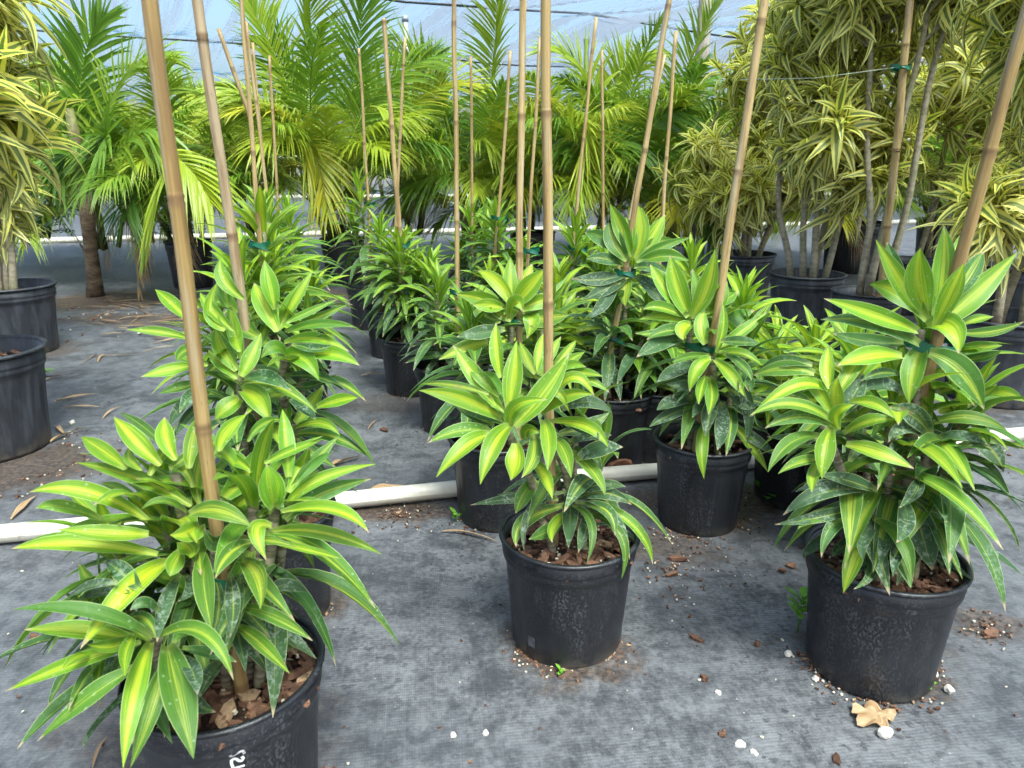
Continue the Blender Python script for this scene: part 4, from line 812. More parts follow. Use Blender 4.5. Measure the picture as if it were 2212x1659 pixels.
def song_tree(px, Y, label, stems, blobs, seed, zpot=.31, scale=1.0, r=.018):
    """stems: list of (dx, dy, height top dx, dy, z); blobs: (cx, cy, cz, rx, ry, rz, n) relative to the pot"""
    st = rnd.getstate(); rnd.seed(seed); x = gx(px, Y, .36); root = link('variegated_tree', None, loc=(x, Y, zpot)); tag(root, label, 'variegated tree', 'variegated trees in black tubs')
    paths = []
    for (bx, by, tx, ty, tz) in stems:
        n = 14; P = []
        for i in range(n + 1):
            t = i / n; kx = mnoise.noise((t * 2.4, seed, bx * 30)) * .05 * min(1, t * 4); ky = mnoise.noise((t * 2.4, bx * 30, seed + 5)) * .05 * min(1, t * 4)
            P.append(np.array([bx + (tx - bx) * t ** 1.2 + kx, by + (ty - by) * t ** 1.2 + ky, -.03 + (tz + .03) * t]))
        mb = MB(); tube(mb, P, np.linspace(r * 1.1, r * .55, n + 1), 10); paths.append((P, mb))
    allp = [(p, b_) for P, b_ in paths for i, p in enumerate(P) if i > 3]
    for (cx, cy, cz_, rx, ry, rz, n) in blobs:
        for j in range(n):
            d = nrm([rnd.gauss(0, 1), rnd.gauss(0, 1), rnd.gauss(0, 1)]); q = rnd.random() ** .40
            p = np.array([cx + rx * d[0] * q, cy + ry * d[1] * q, cz_ + rz * d[2] * q])
            out = nrm(np.array([d[0] * 1.0, d[1] * 1.0, .75 + .4 * d[2]]) + np.array([rnd.uniform(-.3, .3), rnd.uniform(-.3, .3), 0]))
            o = link('leaf_cluster', rnd.choice(SONG), None, root, loc=p)
            o.rotation_mode = 'QUATERNION'; o.rotation_quaternion = Vector(out).to_track_quat('Z', 'Y') @ Euler((0, 0, rnd.uniform(0, 6.28))).to_quaternion(); s_ = scale * 1.2 * rnd.uniform(.8, 1.2); o.scale = (s_,) * 3
            near = min(allp, key=lambda a: np.linalg.norm(a[0] - (p - np.array([0, 0, .22]))) + (2 if a[0][2] > p[2] - .05 else 0)); near, tw = near
            e = p - out * .11 * s_; mid = (near + e) / 2 + np.array([0, 0, -.02])
            tube(tw, [near, (near + mid) / 2 + np.array([0, 0, .0]), mid, (mid + e) / 2, e], [.008, .0075, .007, .006, .005], 6)
    for P, b_ in paths: link('trunk', b_.mesh('trunk'), M['trunk'], root)
    rnd.setstate(st); return root
oldg = 'weathered black tubs of the trees'
def tub(px, Y, label, D=.42, H=.34): return pot(gx(px, Y, .36), Y, label, D=D, H=H, old=True, group=oldg)
song_tree(1745, 4.15, 'broad variegated tree with several leaning stems in a fluted tub',
          [(-.03, -.02, -.12, 0, 1.5), (.0, -.08, .12, .05, 1.9), (.05, .03, .3, .1, 1.75), (.08, -.04, .42, 0, 1.3), (-.08, .04, -.34, .05, 1.1)],
          [(.02, 0, 1.45, .52, .40, .62, 60), (.05, -.12, .78, .48, .28, .34, 38)], 41)
tub(1745, 4.15, 'fluted black tub of the broad variegated tree, right of centre')
song_tree(1607, 5.1, 'low variegated tree with forked leaning stems next to the wooden post',
          [(-.08, 0, -.35, .1, .75), (.02, -.05, .05, 0, 1.25), (.10, 0, .5, 0, 1.0), (0, .05, .1, .1, 1.75)], [(-.02, -.05, .60, .60, .35, .30, 52), (.08, 0, 1.30, .38, .3, .50, 40)], 42)
tub(1607, 5.1, 'black tub of the low forked variegated tree, partly behind lime leaves', D=.44)
song_tree(1880, 3.72, 'tall variegated tree with two long bare grey stems, tied to a bamboo stake',
          [(.0, 0, .10, 0, 1.65), (.09, .02, .26, .05, 1.75), (-.03, .03, -.1, .2, 1.5)], [(.20, .08, 1.75, .48, .38, .45, 62), (-.25, .1, 1.55, .3, .3, .3, 22)], 43)
tub(1880, 3.72, 'small dark tub with the two long bare stems and a bamboo stake', D=.36, H=.31)
song_tree(2178, 2.9, 'nearest variegated tree on the right with a low pale tuft beside its trunk',
          [(-.04, 0, -.10, 0, 1.35), (.05, -.03, .12, -.04, 1.5), (.0, .05, .3, .1, 1.2)], [(.0, .0, 1.32, .40, .36, .42, 70), (-.16, -.05, .50, .14, .12, .10, 10), (.25, .05, .55, .2, .2, .22, 14)], 44)
tub(2178, 2.9, 'ribbed black tub at the right edge, chalky scuffs on its side', D=.43, H=.35)
song_tree(2010, 5.0, 'shaded variegated tree far behind the tall bare stemmed one, several dark leaning stems',
          [(-.08, 0, .25, 0, 1.3), (0, -.05, .4, 0, 1.5), (.08, 0, .6, 0, 1.3), (.02, .05, 0, .1, 1.6)], [(.20, 0, 1.15, .72, .45, .62, 66), (.3, -.2, .62, .5, .3, .2, 14)], 45)
tub(1965, 4.75, 'dark tub with three slanting stems behind the front right head', D=.42)
song_tree(2260, 4.0, 'variegated tree mostly beyond the right edge of the picture', [(0, 0, -.1, 0, 1.6), (.05, 0, .2, 0, 1.4)], [(-.05, 0, 1.2, .5, .4, .75, 60)], 46)
tub(2225, 4.0, 'black tub cut off by the right edge of the picture', D=.46, H=.40)
song_tree(1850, 6.0, 'variegated tree behind the broad one, seen between its stems', [(0, 0, 0, 0, 1.9), (.1, 0, .4, 0, 1.7)], [(.1, 0, 1.6, .9, .4, .9, 46)], 49)
song_tree(-75, 2.33, 'big leaved variegated tree hanging in from the left edge, its tub below', [(0, 0, .05, 0, 1.2), (-.05, 0, -.2, 0, 1.3)], [(.10, 0, .95, .34, .32, .36, 64)], 47, scale=1.15)
tub(-62, 2.33, 'nearest tub at the left edge, rim rolled and only mulch in view', D=.42, H=.355)
song_tree(18, 3.68, 'variegated tree with three bare trunks in the left tub', [(.05, -.05, .10, -.05, 1.05), (.0, -.02, .03, 0, 1.1), (-.08, 0, -.2, 0, 1.2), (-.03, -.04, -.02, -.02, .9)],
          [(.02, .0, .95, .30, .28, .55, 50), (-.2, .2, 1.5, .6, .4, .4, 40)], 48)
tub(16, 3.68, 'ribbed tub with three bare trunks at the left', D=.43, H=.35)
stake((1905, 600), (1965, 0), 3.62, 'long bamboo stake tied to the bare stems of the tall variegated tree', r=.019, ztop=1.9, tr=.035, tie=(1940, 145), tone=.5, group='bamboo stakes of the trees')
mb = MB(); A = atY(1940, 145, 3.62); B = atY(1600, 172, 3.9); tube(mb, [A, A * .5 + B * .5 - np.array([0, 0, .02]), B], .0018, 6)
tag(link('twine', mb.mesh('twine', A), M['twine'], loc=A), 'pale twine strung from the tall bamboo stake towards the broad variegated tree', 'twine')
# ------------------------------------------------------------------ palms
def frond_mesh(P0, P1, P2, n=34, LL=.36, w=.030, age=.3, t0=.26, vee=.45, droop=.35, N0=(0, 0, 1), rr=.009, origin=(0, 0, 0), dry=False, ns=6):
    mb = MB(); P0, P1, P2, N0 = (np.asarray(a, float) for a in (P0, P1, P2, N0))
    C = lambda t: (1 - t) ** 2 * P0 + 2 * t * (1 - t) * P1 + t * t * P2
    Tn = lambda t: nrm(2 * (1 - t) * (P1 - P0) + 2 * t * (P2 - P1))
    ts = np.linspace(0, 1, 14); tube(mb, [C(t) for t in ts], np.linspace(rr, .002, 14), 6, age=min(1, age + .15), r=.5)
    for i in range(n):
        for sgn in (-1, 1):
            t = t0 + (1 - t0) * (i + .5 + rnd.uniform(-.2, .2)) / n; T = Tn(t); Sd = nrm(np.cross(T, N0)); N = np.cross(Sd, T)
            q = (t - t0) / (1 - t0); al = R(50 - 30 * q + rnd.uniform(-9, 9)); l = LL * 1.12 * (.70 + .30 * math.sin(math.pi * min(1, .18 + q * .9))) * (1 - .35 * max(0, q - .75) / .25) * rnd.uniform(.88, 1.1)
            d = nrm(Sd * sgn * math.sin(al) + T * math.cos(al) + N * vee * rnd.uniform(.6, 1.2))
            p = C(t); a1 = p + d * l * .5; a2 = p + d * l + np.array([0, 0, -droop * l * rnd.uniform(.6, 1.4)]) * (1 if not dry else 1.6)
            leaf(mb, p, a1, a2, w * rnd.uniform(.85, 1.15), nrm(N + .25 * Sd * sgn), age + rnd.uniform(-.08, .08), .25, ns, 2, prof_leaflet, twist=rnd.uniform(-.5, .5))
    m = mb.mesh('frond', origin); m.materials.append(M['dry'] if dry else M['palm']); return m
def arch(L, f0, f1, bare=1.0):
    a = np.array([math.sin(R(f0)), 0, math.cos(R(f0))]) * L * .58; return (0, 0, 0), a, a + np.array([math.sin(R(f1)), 0, math.cos(R(f1))]) * L * .45
FR = {'up': [], 'mid': [], 'low': []}
for i in range(5): FR['up'].append(frond_mesh(*arch(1.75, 8 + 4 * i, 48 + 14 * i), n=44, LL=.48, age=(.2, .45, .65, .3, .85)[i], t0=.34, vee=.35, droop=.42, w=.0215, ns=4))
for i in range(6): FR['mid'].append(frond_mesh(*arch(1.55, 22 + 4 * i, 72 + 8 * i), n=44, LL=.47, age=(.25, .5, .35, .8, .2, .6)[i], t0=.3, vee=.3, droop=.55, w=.0215, ns=4))
for i in range(4): FR['low'].append(frond_mesh(*arch(1.25, 45 + 6 * i, 105 + 10 * i), n=38, LL=.43, age=(.3, .6, .85, .2)[i], t0=.25, vee=.2, droop=.6, w=.0215, ns=4))
DRYF = [frond_mesh(*arch(1.0, 120, 172), n=13, LL=.24, age=0, t0=.25, vee=.1, droop=.7, w=.014, dry=True, N0=(1, 0, .2)), frond_mesh(*arch(.9, 100, 165), n=12, LL=.22, age=0, t0=.2, vee=.1, droop=.7, w=.014, dry=True, N0=(1, 0, .2))]
def add_frond(root, kind, loc, az, tilt=0., sc=1.):
    o = link('frond', rnd.choice(FR[kind]) if kind in FR else rnd.choice(DRYF), None, root, loc=loc, rot=(rnd.uniform(-.3, .3), tilt, az)); o.scale = (sc * rnd.uniform(.88, 1.1),) * 3; return o
def clump(px, Y, label, seed, z0=.3, nup=7, nmid=9, nlow=4, sc=1.0, ncane=7, dry=1, cat='palm'):
    st = rnd.getstate(); rnd.seed(seed); x = gx(px, Y, z0); root = link('clump_palm', None, loc=(x, Y, z0)); tag(root, label, cat, 'clump palms with many stems')
    az = rnd.uniform(0, 6.28)
    tops = []
    for i in range(ncane):
        a = rnd.uniform(0, 6.28); r_ = rnd.uniform(.03, .13); h = rnd.uniform(.25, .75) * sc; b = np.array([r_ * math.cos(a), r_ * math.sin(a), -.04]); t = np.array([r_ * 2.2 * math.cos(a), r_ * 2.2 * math.sin(a), h])
        mb = MB(); tube(mb, [b, (b + t) / 2 + np.array([0, 0, .03]), t], [.022, .018, .013], 8); link('stem', mb.mesh('stem'), M['cane'], root); tops.append(t)
    for kind, n in (('up', nup), ('mid', nmid), ('low', nlow)):
        for i in range(n):
            az += 2.399 + rnd.uniform(-.4, .4); t = rnd.choice(tops); add_frond(root, kind, t * rnd.uniform(.75, 1.0), az, rnd.uniform(-.12, .12), sc)
    for i in range(dry): add_frond(root, 'dry', rnd.choice(tops) * .9, rnd.uniform(0, 6.28), 0, sc * .8)
    rnd.setstate(st); return root
def special(root, b, m, t, Y, dY=0., n=28, LL=.36, age=.4, vee=.1, droop=.25, t0=.12, w=.026, N=None, dry=False, dm=0.):
    """one frond placed where the photo shows it"""
    P0, P1, P2 = atY(*b, Y), atY(m[0] * 1.7 - .35 * (b[0] + t[0]), m[1] * 1.7 - .35 * (b[1] + t[1]), Y + dY * .5 + dm), atY(*t, Y + dY)
    rl_ = np.array(root.location); n0 = nrm(nrm(CAM - P1) * .5 + np.array([rnd.uniform(-.7, .7), 0, .65])) if N is None else N; vee = max(vee, .2) * 1.3; droop = max(droop, .22) * 1.15; n = int(n * (1.25 if Y > 5.45 else .95)) if not dry else n; LL = LL * 1.1 if not dry else LL; w = w * (.84 if Y > 5.45 else 1.2); age = age * .9 + .08 if not dry else age
    m_ = frond_mesh(P0, P1, P2, n, LL, w, age, t0, vee, droop, n0, .009, rl_, dry); link('frond', m_, None, root)
# single trunk palm at the left
x1 = gx(207, 5.3); root = link('single_trunk_palm', None, loc=(x1, 5.3, 0)); tag(root, 'slender palm with one brown trunk rising straight from the floor at the left', 'palm')
mb = MB(); tp = [np.array([gx(a, 5.3, z) - x1, 0, z]) for a, z in ((207, -.02), (204, .12), (196, .35), (188, .6), (180, .85))]
tube(mb, tp, [.066, .052, .045, .05, .042], 14); link('trunk', mb.mesh('trunk'), M['palmtrunk'], root)
mb = MB(); tube(mb, [tp[-1] - np.array([0, 0, .02]), tp[-1] + np.array([-.01, 0, .2]), tp[-1] + np.array([-.02, 0, .45])], [.046, .045, .028], 12); link('crownshaft', mb.mesh('crownshaft'), M['cane'], root)
special(root, (185, 420), (245, 262), (165, 440), 5.15, -.15, 30, .30, .42, .1, .2)            # arching towards the lower left
special(root, (195, 400), (300, 280), (335, 300), 5.2, -.1, 26, .36, .42, .2, .55)
special(root, (200, 390), (330, 330), (385, 380), 5.3, .1, 26, .38, .2, .2, .4)
special(root, (390, 330), (345, 400), (318, 520), 5.0, -.1, 24, .34, .62, .1, .3, .06)          # bright yellow fronds hanging down
special(root, (330, 330), (400, 350), (455, 440), 5.0, -.1, 24, .30, .6, .1, .45)
special(root, (185, 380), (150, 320), (112, 400), 5.2, 0, 22, .26, .3, .1, .25)
special(root, (190, 370), (260, 170), (360, 130), 5.3, .2, 30, .42, .35, .3, .3); special(root, (190, 370), (170, 150), (230, 40), 5.4, .2, 32, .42, .3, .35, .2)
special(root, (300, 430), (298, 520), (300, 640), 5.1, -.02, 7, .07, .2, .1, .9, .05, .014, None, True); special(root, (310, 440), (318, 520), (312, 600), 5.1, .02, 7, .07, .2, .1, .9, .05, .014, None, True)
# pot palms and clumps
big = 'large black palm pots'
for px, Y, D, H, lb in ((412, 5.75, .36, .36, 'black palm pot behind the front left stake, ferny weeds on top'), (742, 5.95, .36, .36, 'upright black palm pot between the left row and the middle row'), (1842, 6.6, .56, .44, 'widest black pot, deep in shade behind the broad variegated tree'),
                        (2045, 6.6, .58, .46, 'big black pot in shade behind the slanting stems'), (1150, 6.3, .4, .38, 'black palm pot hidden behind the middle heads')):
    pot(gx(px, Y, .2), Y, lb, D=D, H=H, group=big)
p2 = clump(412, 5.75, 'clump palm in the pot behind the front left stake', 61, .33, 2, 13, 8, .74, dry=2)
p3 = clump(738, 5.95, 'clump palm with upright yellow crown spear left of centre', 62, .33, 3, 17, 8, .84)
special(p3, (700, 420), (680, 180), (662, -60), 5.9, .1, 34, .40, .85, .35, .05, .45); special(p3, (700, 400), (600, 130), (535, 10), 5.9, .1, 34, .42, .45, .3, .15, .3)
special(p3, (720, 400), (765, 180), (790, -50), 5.9, .2, 34, .40, .15, .4, .05, .35); special(p3, (690, 420), (590, 240), (470, 190), 5.7, -.1, 30, .36, .75, .2, .45, .25)
special(p3, (640, 320), (680, 330), (710, 460), 5.6, -.1, 24, .30, .85, .15, .4, .1); special(p3, (730, 420), (800, 200), (960, 120), 5.9, .1, 36, .40, .5, .3, .3, .3)
special(p3, (700, 440), (640, 190), (590, 90), 6., .2, 34, .4, .25, .3, .2, .3)
p4 = clump(1010, 6.35, 'clump palm behind the middle stakes with a broad yellow sideways frond', 63, .3, 2, 19, 9, .80)
special(p4, (790, 440), (880, 210), (1040, 190), 6.0, .1, 34, .40, .8, .3, .25, .25); special(p4, (1040, 420), (1060, 180), (1082, -20), 6.2, .1, 34, .36, .55, .3, .05, .5)
special(p4, (1010, 330), (1040, 300), (1075, 330), 5.9, -.2, 20, .28, .7, .1, .5); special(p4, (800, 230), (855, 250), (880, 320), 5.8, -.1, 24, .28, .55, .15, .4, .1)
special(p4, (990, 400), (940, 170), (830, 110), 6.4, .1, 34, .42, .6, .3, .3, .3); special(p4, (1030, 310), (1080, 300), (1130, 420), 6.2, 0, 20, .2, .2, .1, .8, .1, .02, None, True)
p5 = clump(1275, 6.1, 'clump palm right of the thick middle stake with one combed frond hanging forward', 64, .3, 2, 18, 9, .78)
special(p5, (1200, 330), (1275, 255), (1240, 430), 5.6, -.2, 28, .36, .55, .1, .3); special(p5, (1270, 380), (1330, 300), (1400, 330), 5.8, -.1, 26, .36, .15, .15, .5)
special(p5, (1270, 400), (1290, 180), (1180, 110), 6.1, .1, 34, .4, .4, .3, .25, .3); special(p5, (1280, 380), (1330, 170), (1390, 130), 6.2, .1, 32, .36, .7, .3, .3, .3); special(p5, (1265, 400), (1240, 300), (1180, 350), 5.8, -.1, 26, .34, .1, .15, .5)
p6 = clump(1470, 6.3, 'clump palm at the wooden post with a frond pointing up to the roof', 65, .3, 2, 17, 9, .78, dry=1)
special(p6, (1430, 400), (1470, 180), (1545, 20), 6.0, .1, 32, .38, .2, .35, .05, .3); special(p6, (1390, 300), (1470, 230), (1560, 330), 5.6, -.1, 30, .34, .2, .15, .55, .1); special(p6, (1440, 420), (1400, 250), (1330, 230), 6.2, 0, 30, .38, .3, .25, .35)
special(p6, (1440, 430), (1500, 420), (1545, 540), 5.6, -.1, 22, .28, .1, .1, .4)
for px, Y, sd_, sc, lb in ((80, 7.4, 71, 1.05, 'dense clump palm behind the single trunk palm'), (330, 7.1, 72, 1.1, 'tall clump palm behind the front left stake top'), (560, 7.6, 73, 1.0, 'dark clump palm behind the left cluster of stakes'), (890, 7.8, 74, 1.0, 'clump palm in shadow behind the upright yellow spear'),
                           (1140, 8.0, 75, .95, 'clump palm in the second row behind the thick middle stake'), (1390, 8.2, 76, .95, 'clump palm in the second row behind the crossing stakes'), (1620, 7.6, 77, .95, 'clump palm behind the low forked variegated tree'),
                           (1842, 6.65, 78, .85, 'bushy palm in the widest black pot'), (2045, 6.65, 79, .9, 'palm in the shaded big pot behind the slanting stems'), (-150, 6.6, 80, 1.05, 'clump palm at the left edge behind the variegated trees'), (225, 6.5, 82, .9, 'clump palm directly behind the single trunk palm crown'), (1060, 7.0, 83, .95, 'clump palm behind the straight dark ended stake'), (1545, 7.2, 84, .92, 'clump palm behind the grey wooden post')):
    clump(px, Y, lb, sd_, .25, 4, 17, 9, sc * .84, 6)
for i, (px, Y) in enumerate(((-300, 12), (60, 14.5), (300, 12.5), (480, 16), (700, 13), (960, 15), (1120, 12.5), (1330, 15), (1560, 12.5), (1800, 13.5), (2000, 15.5), (2250, 12.5), (830, 19), (1440, 19), (180, 19), (2100, 20), (1230, 24), (560, 24), (1700, 25), (60, 26))):
    o = clump(px, Y, 'distant palm in the far rows beyond the white pipes', 90 + i, .1, 3, 8, 5, .78, 5, 0); o['group'] = 'palms in the far rows'
# ------------------------------------------------------------------ weeds and ferns
def weed(px, py, label, n=6, L=.05, h=.03, seed=1):
    st = rnd.getstate(); rnd.seed(seed); c = atZ(px, py); mb = MB(); ph = 0
    tube(mb, [c, c + np.array([.003, 0, h * .6]), c + np.array([0, 0, h])], .0018, 5)
    for i in range(n):
        ph += 2.2; th = R(35 + 40 * (i % 3) / 2); p = c + np.array([0, 0, h * (.4 + .6 * i / n)]); d = dirv_(th, ph); d2 = dirv_(th + .6, ph); l = L * rnd.uniform(.7, 1.1)
        leaf(mb, p, p + d * l * .5, p + d * l * .5 + d2 * l * .5, l * .42, (0, 0, 1), 0, .15, 6, 2)
    tag(link('weed_seedling', mb.mesh('weed_seedling', c), M['weed'], loc=c), label, 'weed', 'green seedlings growing through the cloth'); rnd.setstate(st)
weed(1655, 1085, 'bright green seedling on bare brown dirt right of the glossy pot', 7, .065, .035, 3); weed(1722, 1365, 'leggy green weed at the left foot of the front right pot', 9, .05, .09, 4); weed(1211, 1458, 'tiny sprout at the front foot of the front middle pot', 5, .018, .014, 5)
weed(985, 1128, 'small sprout at the left foot of the half hidden pot', 5, .03, .03, 6); weed(98, 815, 'grassy sprout beside a dry leaf near the left tub', 7, .06, .04, 7); weed(2003, 1492, 'yellowish sprout at the right foot of the front right pot', 4, .02, .02, 8)
def fern(px, py, Y, label, seed, s_=.2):
    st = rnd.getstate(); rnd.seed(seed); c = atY(px, py, Y); mb = MB()
    for i in range(26):
        a = rnd.uniform(0, 6.28); d = dirv_(R(rnd.uniform(15, 85)), a); P2 = c + d * s_ * rnd.uniform(.7, 1.2) + np.array([0, 0, -.04]); P1 = c + d * s_ * .5 + np.array([0, 0, .03])
        for k in range(9):
            t = .25 + .75 * k / 9; q = (1 - t) ** 2 * c + 2 * t * (1 - t) * P1 + t * t * P2; sd2 = nrm(np.cross(d, (0, 0, 1)))
            for g in (-1, 1): e = q + (sd2 * g + d * .5) * .05 * (1.1 - t) + np.array([0, 0, rnd.uniform(-.012, .01)]); leaf(mb, q, (q + e) / 2 + np.array([0, 0, .004]), e, .014, (0, 0, 1), 0, .1, 3, 2)
    tag(link('fern', mb.mesh('fern', c), M['fern'], loc=c), label, 'fern', 'ferns in the old pots'); rnd.setstate(st)
fern(385, 520, 5.62, 'dark green fern tuft on the palm pot behind the front left stake', 5, .26); fern(728, 520, 5.85, 'small fern tuft on the upright palm pot', 6, .2); fern(78, 515, 4.1, 'dark fern tuft beside the tub with three trunks', 7, .24)
# ------------------------------------------------------------------ litter on the floor
def dry(p0, p1, label, w=.02, lift=.012, seed=0, rv=None, curl=.35):
    st = rnd.getstate(); rnd.seed(seed + int(p0[0])); a, b = atZ(*p0, .004), atZ(*p1, .006); mb = MB()
    perp = nrm(np.cross(b - a, (0, 0, 1))) * np.linalg.norm(b - a) * rnd.uniform(-.14, .14)
    leaf(mb, a, (a + b) / 2 + perp + np.array([0, 0, lift]), b, w, (0, 0, 1), 0, curl, 10, 4, prof_song, wave=.2, twist=rnd.uniform(-.5, .9), rv=rv)
    v = mb.v[0]; v[:, 2] += max(0.004 - v[:, 2].min(), 0)
    tag(link('dry_leaf', mb.mesh('dry_leaf', a), M['dry'], loc=a), label, 'dry leaf', 'dead leaves lying on the ground cloth'); rnd.setstate(st)
for i, (p0, p1, lb, w, rv) in enumerate((((120, 868), (212, 850), 'long dry leaf strip on open cloth left of the second plant', .022, .3), ((140, 880), (218, 879), 'thin pale dry strip just below the long one at the left', .012, .6), ((222, 905), (266, 876), 'narrow slanting brown strip, right of two other dry strips', .01, .1),
    ((110, 955), (188, 925), 'curled orange brown dry leaf near the left tub', .022, .2), ((122, 922), (138, 938), 'short crumpled dry piece above the curled orange leaf', .02, .4), ((25, 1122), (78, 1070), 'tan dry leaf above the left end of the pipe', .02, .5),
    ((90, 825), (155, 805), 'dry stalk lying at the seedling by the left tub', .012, .4), ((70, 742), (128, 738), 'rust strip at the foot of the ribbed left tub', .014, .1), ((170, 788), (210, 758), 'small pale strip between the left tubs', .008, .8), ((212, 782), (225, 765), 'tiny upright brown scrap on the left cloth', .012, .2),
    ((796, 1062), (878, 1050), 'brown dry leaf lying on top of the pipe edge', .03, .2), ((955, 1148), (1078, 1172), 'long thin brown stalk left of the front middle pot', .010, .15), ((715, 1007), (780, 985), 'orange dry leaf half under the second left plant', .03, .2), ((795, 928), (818, 905), 'small pale strip on the cloth between left and middle rows', .008, .8),
    ((780, 812), (830, 808), 'brown strip at the foot of the pot with bare stems', .014, .2), ((330, 742), (400, 728), 'tan strip left of the second plant, with others nearby', .012, .7), ((310, 760), (390, 745), 'pale reed strip below the tan strip', .010, .6), ((200, 770), (300, 765), 'straight thin reed on the left cloth', .006, .9), ((340, 690), (420, 680), 'straw coloured reed in the debris by the single trunk palm', .010, .9),
    ((240, 655), (330, 690), 'pale frond stalk spread from the foot of the single trunk palm', .010, .95), ((215, 650), (380, 672), 'long bleached frond stalk lying across the debris', .008, .95), ((280, 700), (350, 660), 'crossed straw reed in the debris', .008, .9), ((415, 700), (470, 668), 'orange brown leaf at the back of the debris', .02, .15),
    ((200, 1658), (232, 1590), 'white grey twig at the left foot of the front left pot', .006, .95), ((2150, 690), (2230, 700), 'pale dry strip behind the right edge tub', .012, .8), ((2040, 1190), (2075, 1170), 'curled tan scrap beside the front right mulch', .012, .5), ((640, 1105), (700, 1090), 'tan leaf on the back of the pot rim of the second left plant', .02, .5))):
    dry(p0, p1, lb, w, .012, i, rv)
# broad lobed brown leaf by the front right pot
c = atZ(1885, 1548, .006); mb = MB(); n = 34; V = [(c[0], c[1], .012)]
for k in range(n):
    a = 2 * math.pi * k / n; r_ = .031 * (1 + .16 * math.cos(a * 5) + .14 * math.sin(a * 2 + 1) + .10 * math.sin(a * 9)); V.append((c[0] + r_ * math.cos(a) * 1.05, c[1] + r_ * math.sin(a), .006 + .010 * math.sin(a * 3 + 1) ** 2))
mb.add(V, [(0, 1 + k, 1 + (k + 1) % n) for k in range(n)], [(.5, .5)] + [(k / n, 1) for k in range(n)], 0, .35)
tag(link('dry_leaf', mb.mesh('dry_leaf', c), M['dry'], loc=c), 'broad lobed tan leaf in front of the front right pot', 'dry leaf', 'dead leaves lying on the ground cloth')
def stone(px, py, r_, label, mat='stone', name='stone', cat='stone', group='white stones on the ground cloth', fl=.8):
    r_ *= .8 if mat == 'stone' else 1; c = atZ(px, py, r_ * .55); bm_ = __import__('bmesh').new(); __import__('bmesh').ops.create_icosphere(bm_, subdivisions=2, radius=r_)
    k = rnd.uniform(0, 50); sx, sy = rnd.uniform(.8, 1.25), rnd.uniform(.75, 1.1)
    for v in bm_.verts:
        q = 1 + .35 * mnoise.noise(v.co * (1.4 / r_) + Vector((k, 0, 0))); v.co = Vector((v.co.x * q * sx, v.co.y * q * sy, v.co.z * q * fl))
    m = bpy.data.meshes.new(name); bm_.to_mesh(m); bm_.free(); tag(link(name, m, M[mat], loc=c, rot=(0, 0, rnd.uniform(0, 6))), label, cat, group)
for px, py, r_, lb in ((979, 1588, .0085, 'white stone in the bottom foreground, left of its twin'), (1049, 1584, .0085, 'white stone in the bottom foreground, right of its twin'), (1599, 1608, .010, 'angular white stone near the bottom edge'), (1629, 1626, .008, 'small white chip of stone right of the angular one'), (1911, 1582, .016, 'largest white stone, below the broad tan leaf'),
                       (1551, 1496, .0075, 'white stone on cloth between the front middle and front right pots'), (2050, 1488, .012, 'round white stone right of the front right pot'), (2018, 1456, .012, 'white stone close to the right foot of the front right pot'), (1703, 1412, .010, 'pale stone at the left foot of the front right pot'), (1762, 1466, .009, 'pale stone touching the front right pot base'),
                       (672, 1316, .009, 'pale stone at the foot of the pot behind the front left one'), (156, 912, .013, 'white stone on cloth beside the left tub'), (152, 935, .012, 'white stone below the nearest left tub'), (90, 1060, .008, 'white pebble left, above the pipe'), (300, 720, .010, 'small white stone near the ribbed left tub')):
    stone(px, py, r_, lb)
stone(1335, 992, .05, 'rust brown lump of debris behind the pipe beside a pot', 'terracotta', 'debris_lump', 'debris', None, .5)
def bark_piece(px, py, l, w, label, r_=.4):
    c = atZ(px, py, .006); mb = MB(); chip(mb, (0, 0, 0), l, w, .009, r_); tag(link('bark_piece', mb.mesh('bark_piece', smooth=False), M['bark'], loc=c), label, 'bark piece', 'pieces of bark on the ground cloth')
for px, py, l, w, r_, lb in ((1505, 1378, .034, .014, .3, 'dark oval bark piece right of the front middle pot'), (1522, 1464, .02, .015, .3, 'chunky dark bark piece in the middle foreground'), (1465, 1206, .05, .018, .6, 'long bark piece on dirt right of the front middle rim'), (1452, 1240, .04, .012, .5, 'thin bark sliver below the long bark piece'), (1710, 1222, .026, .018, .8, 'orange bark chip between the two right pots'),
                             (1635, 1390, .012, .012, .5, 'small reddish chip right of the dark oval piece'), (1690, 1232, .02, .01, .6, 'narrow chip beside the orange bark chip'), (830, 928, .045, .02, .25, 'dark bark piece on cloth left of the middle pots'), (2140, 1368, .035, .02, .5, 'bark piece right of the front right pot'), (1560, 1585, .014, .011, .4, 'little dark crumb near the bottom edge'), (1808, 1640, .022, .013, .2, 'dark crumb at the bottom edge below the front right pot'), (75, 1375, .03, .015, .7, 'reddish bark chip left of the front left leaves')):
    bark_piece(px, py, l, w, lb, r_)
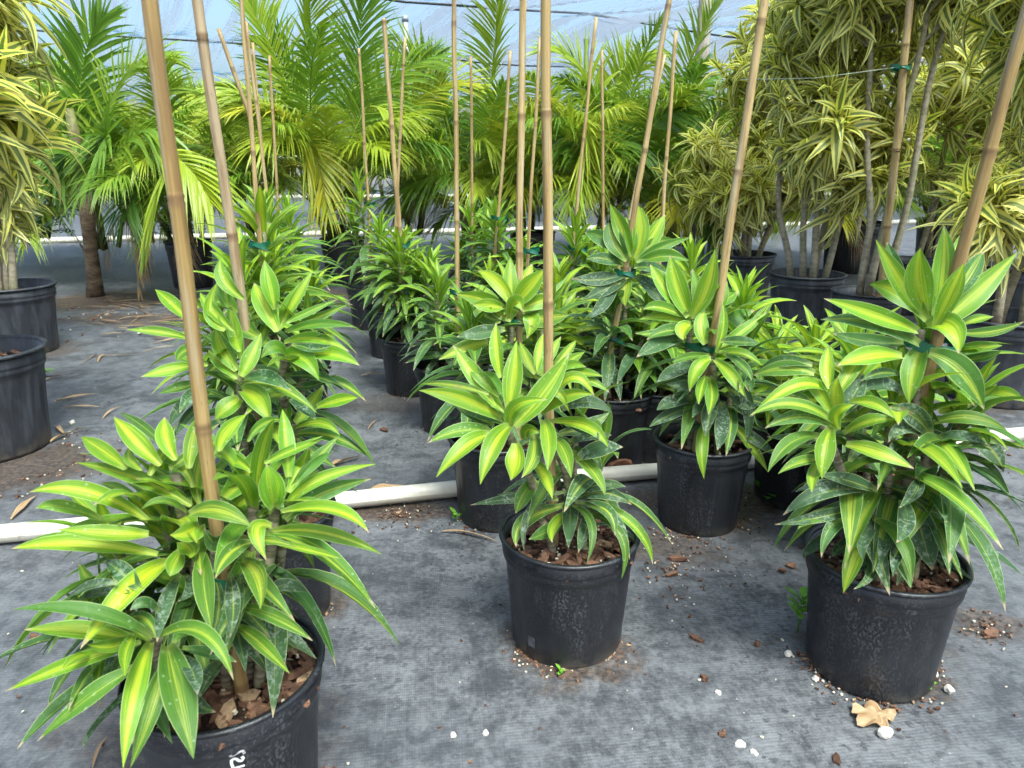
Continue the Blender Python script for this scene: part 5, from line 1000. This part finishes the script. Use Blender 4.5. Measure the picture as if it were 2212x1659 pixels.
# grit rings and scattered crumbs: nobody could count them
mb = MB()
def grit(px, py, n, r0, r1, a0, a1, big=1.):
    c = atZ(px, py)
    for i in range(n):
        a = R(rnd.uniform(a0, a1)); r_ = r0 + (r1 - r0) * rnd.random() ** 1.8; s_ = rnd.uniform(.002, .0055) * big; pale = 1. if rnd.random() < .3 else 0.
        chip(mb, (c[0] + r_ * math.cos(a), c[1] + r_ * math.sin(a), .002 + s_ * .3), s_ * (1 if pale else 2.2), s_, s_ * .7, rnd.random(), pale)
def gritp(x, y, n, r1, a0=180, a1=360, r0=.112):
    for i in range(n):
        a = R(rnd.uniform(a0, a1))
        if mnoise.noise((math.cos(a) * 2.2 + x * 9, math.sin(a) * 2.2, y * 5)) < rnd.uniform(-.25, .35): continue
        r_ = r0 + (r1 - r0) * rnd.random() ** 2.4; s_ = rnd.uniform(.0018, .0055); pale = 1. if rnd.random() < .28 else 0.
        chip(mb, (x + r_ * math.cos(a), y + r_ * math.sin(a), .002 + s_ * .3), s_ * (1 if pale else 2.4), s_, s_ * .7, rnd.random(), pale)
gritp(B1x, B1y, 360, .150, 150, 395); gritp(C1x, C1y, 330, .150, 150, 380); gritp(A2x, A2y, 140, .17, 250, 380); gritp(C2x, C2y, 120, .18, 170, 380); gritp(A1x, A1y, 120, .17, 280, 390); gritp(B2x, B2y, 60, .16)
gritp(B4x, B4y, 60, .17); gritp(B3x, B3y, 60, .17)
for a in ((1560, 1110, 220, 0, .34, 0, 360), (1450, 1230, 120, 0, .22, 0, 360), (860, 1110, 140, 0, .16, 0, 360), (2130, 1355, 90, 0, .08, 0, 360), (2130, 960, 100, 0, .3, 0, 360, 1.4), (60, 1000, 160, .15, .32, 0, 360, 1.3), (230, 680, 160, 0, .9, 0, 360, 2.)): grit(*a)
for i in range(330):
    px, py = rnd.uniform(-100, 2300), 500 + 1150 * rnd.random() ** .8; c = atZ(px, py); s_ = rnd.choice((.0012, .0018, .0025, .004)); pale = 1. if rnd.random() < .28 else 0.
    chip(mb, (c[0], c[1], .002 + s_ * .3), s_ * 2, s_ * 1.2, s_ * .8, rnd.random() * .7, pale)
tag(link('floor_grit', mb.mesh('floor_grit', smooth=False), M['bark']), kind='stuff')
mb = MB()
for i in range(70):
    px, py = rnd.gauss(300, 110), rnd.gauss(675, 28)
    if py < 615: continue
    a = atZ(px, py, .006); ang = rnd.uniform(-.5, .5); l = rnd.uniform(.05, .3); b = a + np.array([math.cos(ang) * l, math.sin(ang) * l, rnd.uniform(0, .02)])
    leaf(mb, a, (a + b) / 2 + np.array([0, rnd.uniform(-.03, .03), rnd.uniform(.005, .03)]), b, rnd.uniform(.006, .016), (0, 0, 1), 0, .3, 6, 2, prof_song)
tag(link('frond_litter', mb.mesh('frond_litter'), M['dry']), kind='stuff')

# far greenery beyond the last rows
st = rnd.getstate(); rnd.seed(5); mb = MB()
for i in range(5200):
    x, y = rnd.uniform(-26, 26), rnd.uniform(27, 33); top = 2.3 + .9 * mnoise.noise((x * .35, 0, 3)) + .5 * mnoise.noise((x * 1.3, 0, 7)); z = top * rnd.random() ** .7
    p = np.array([x, y, z]); d = nrm([rnd.gauss(0, 1), rnd.gauss(0, .6), rnd.gauss(.2, .7)]); l = rnd.uniform(.3, .8)
    leaf(mb, p, p + d * l * .5 + np.array([0, 0, .06]), p + d * l + np.array([0, 0, -.12]), rnd.uniform(.07, .16), (0, -.7, .7), rnd.random() ** 1.5, .15, 3, 2, prof_leaflet)
tag(link('distant_foliage', mb.mesh('distant_foliage'), M['palm']), kind='stuff'); rnd.setstate(st)
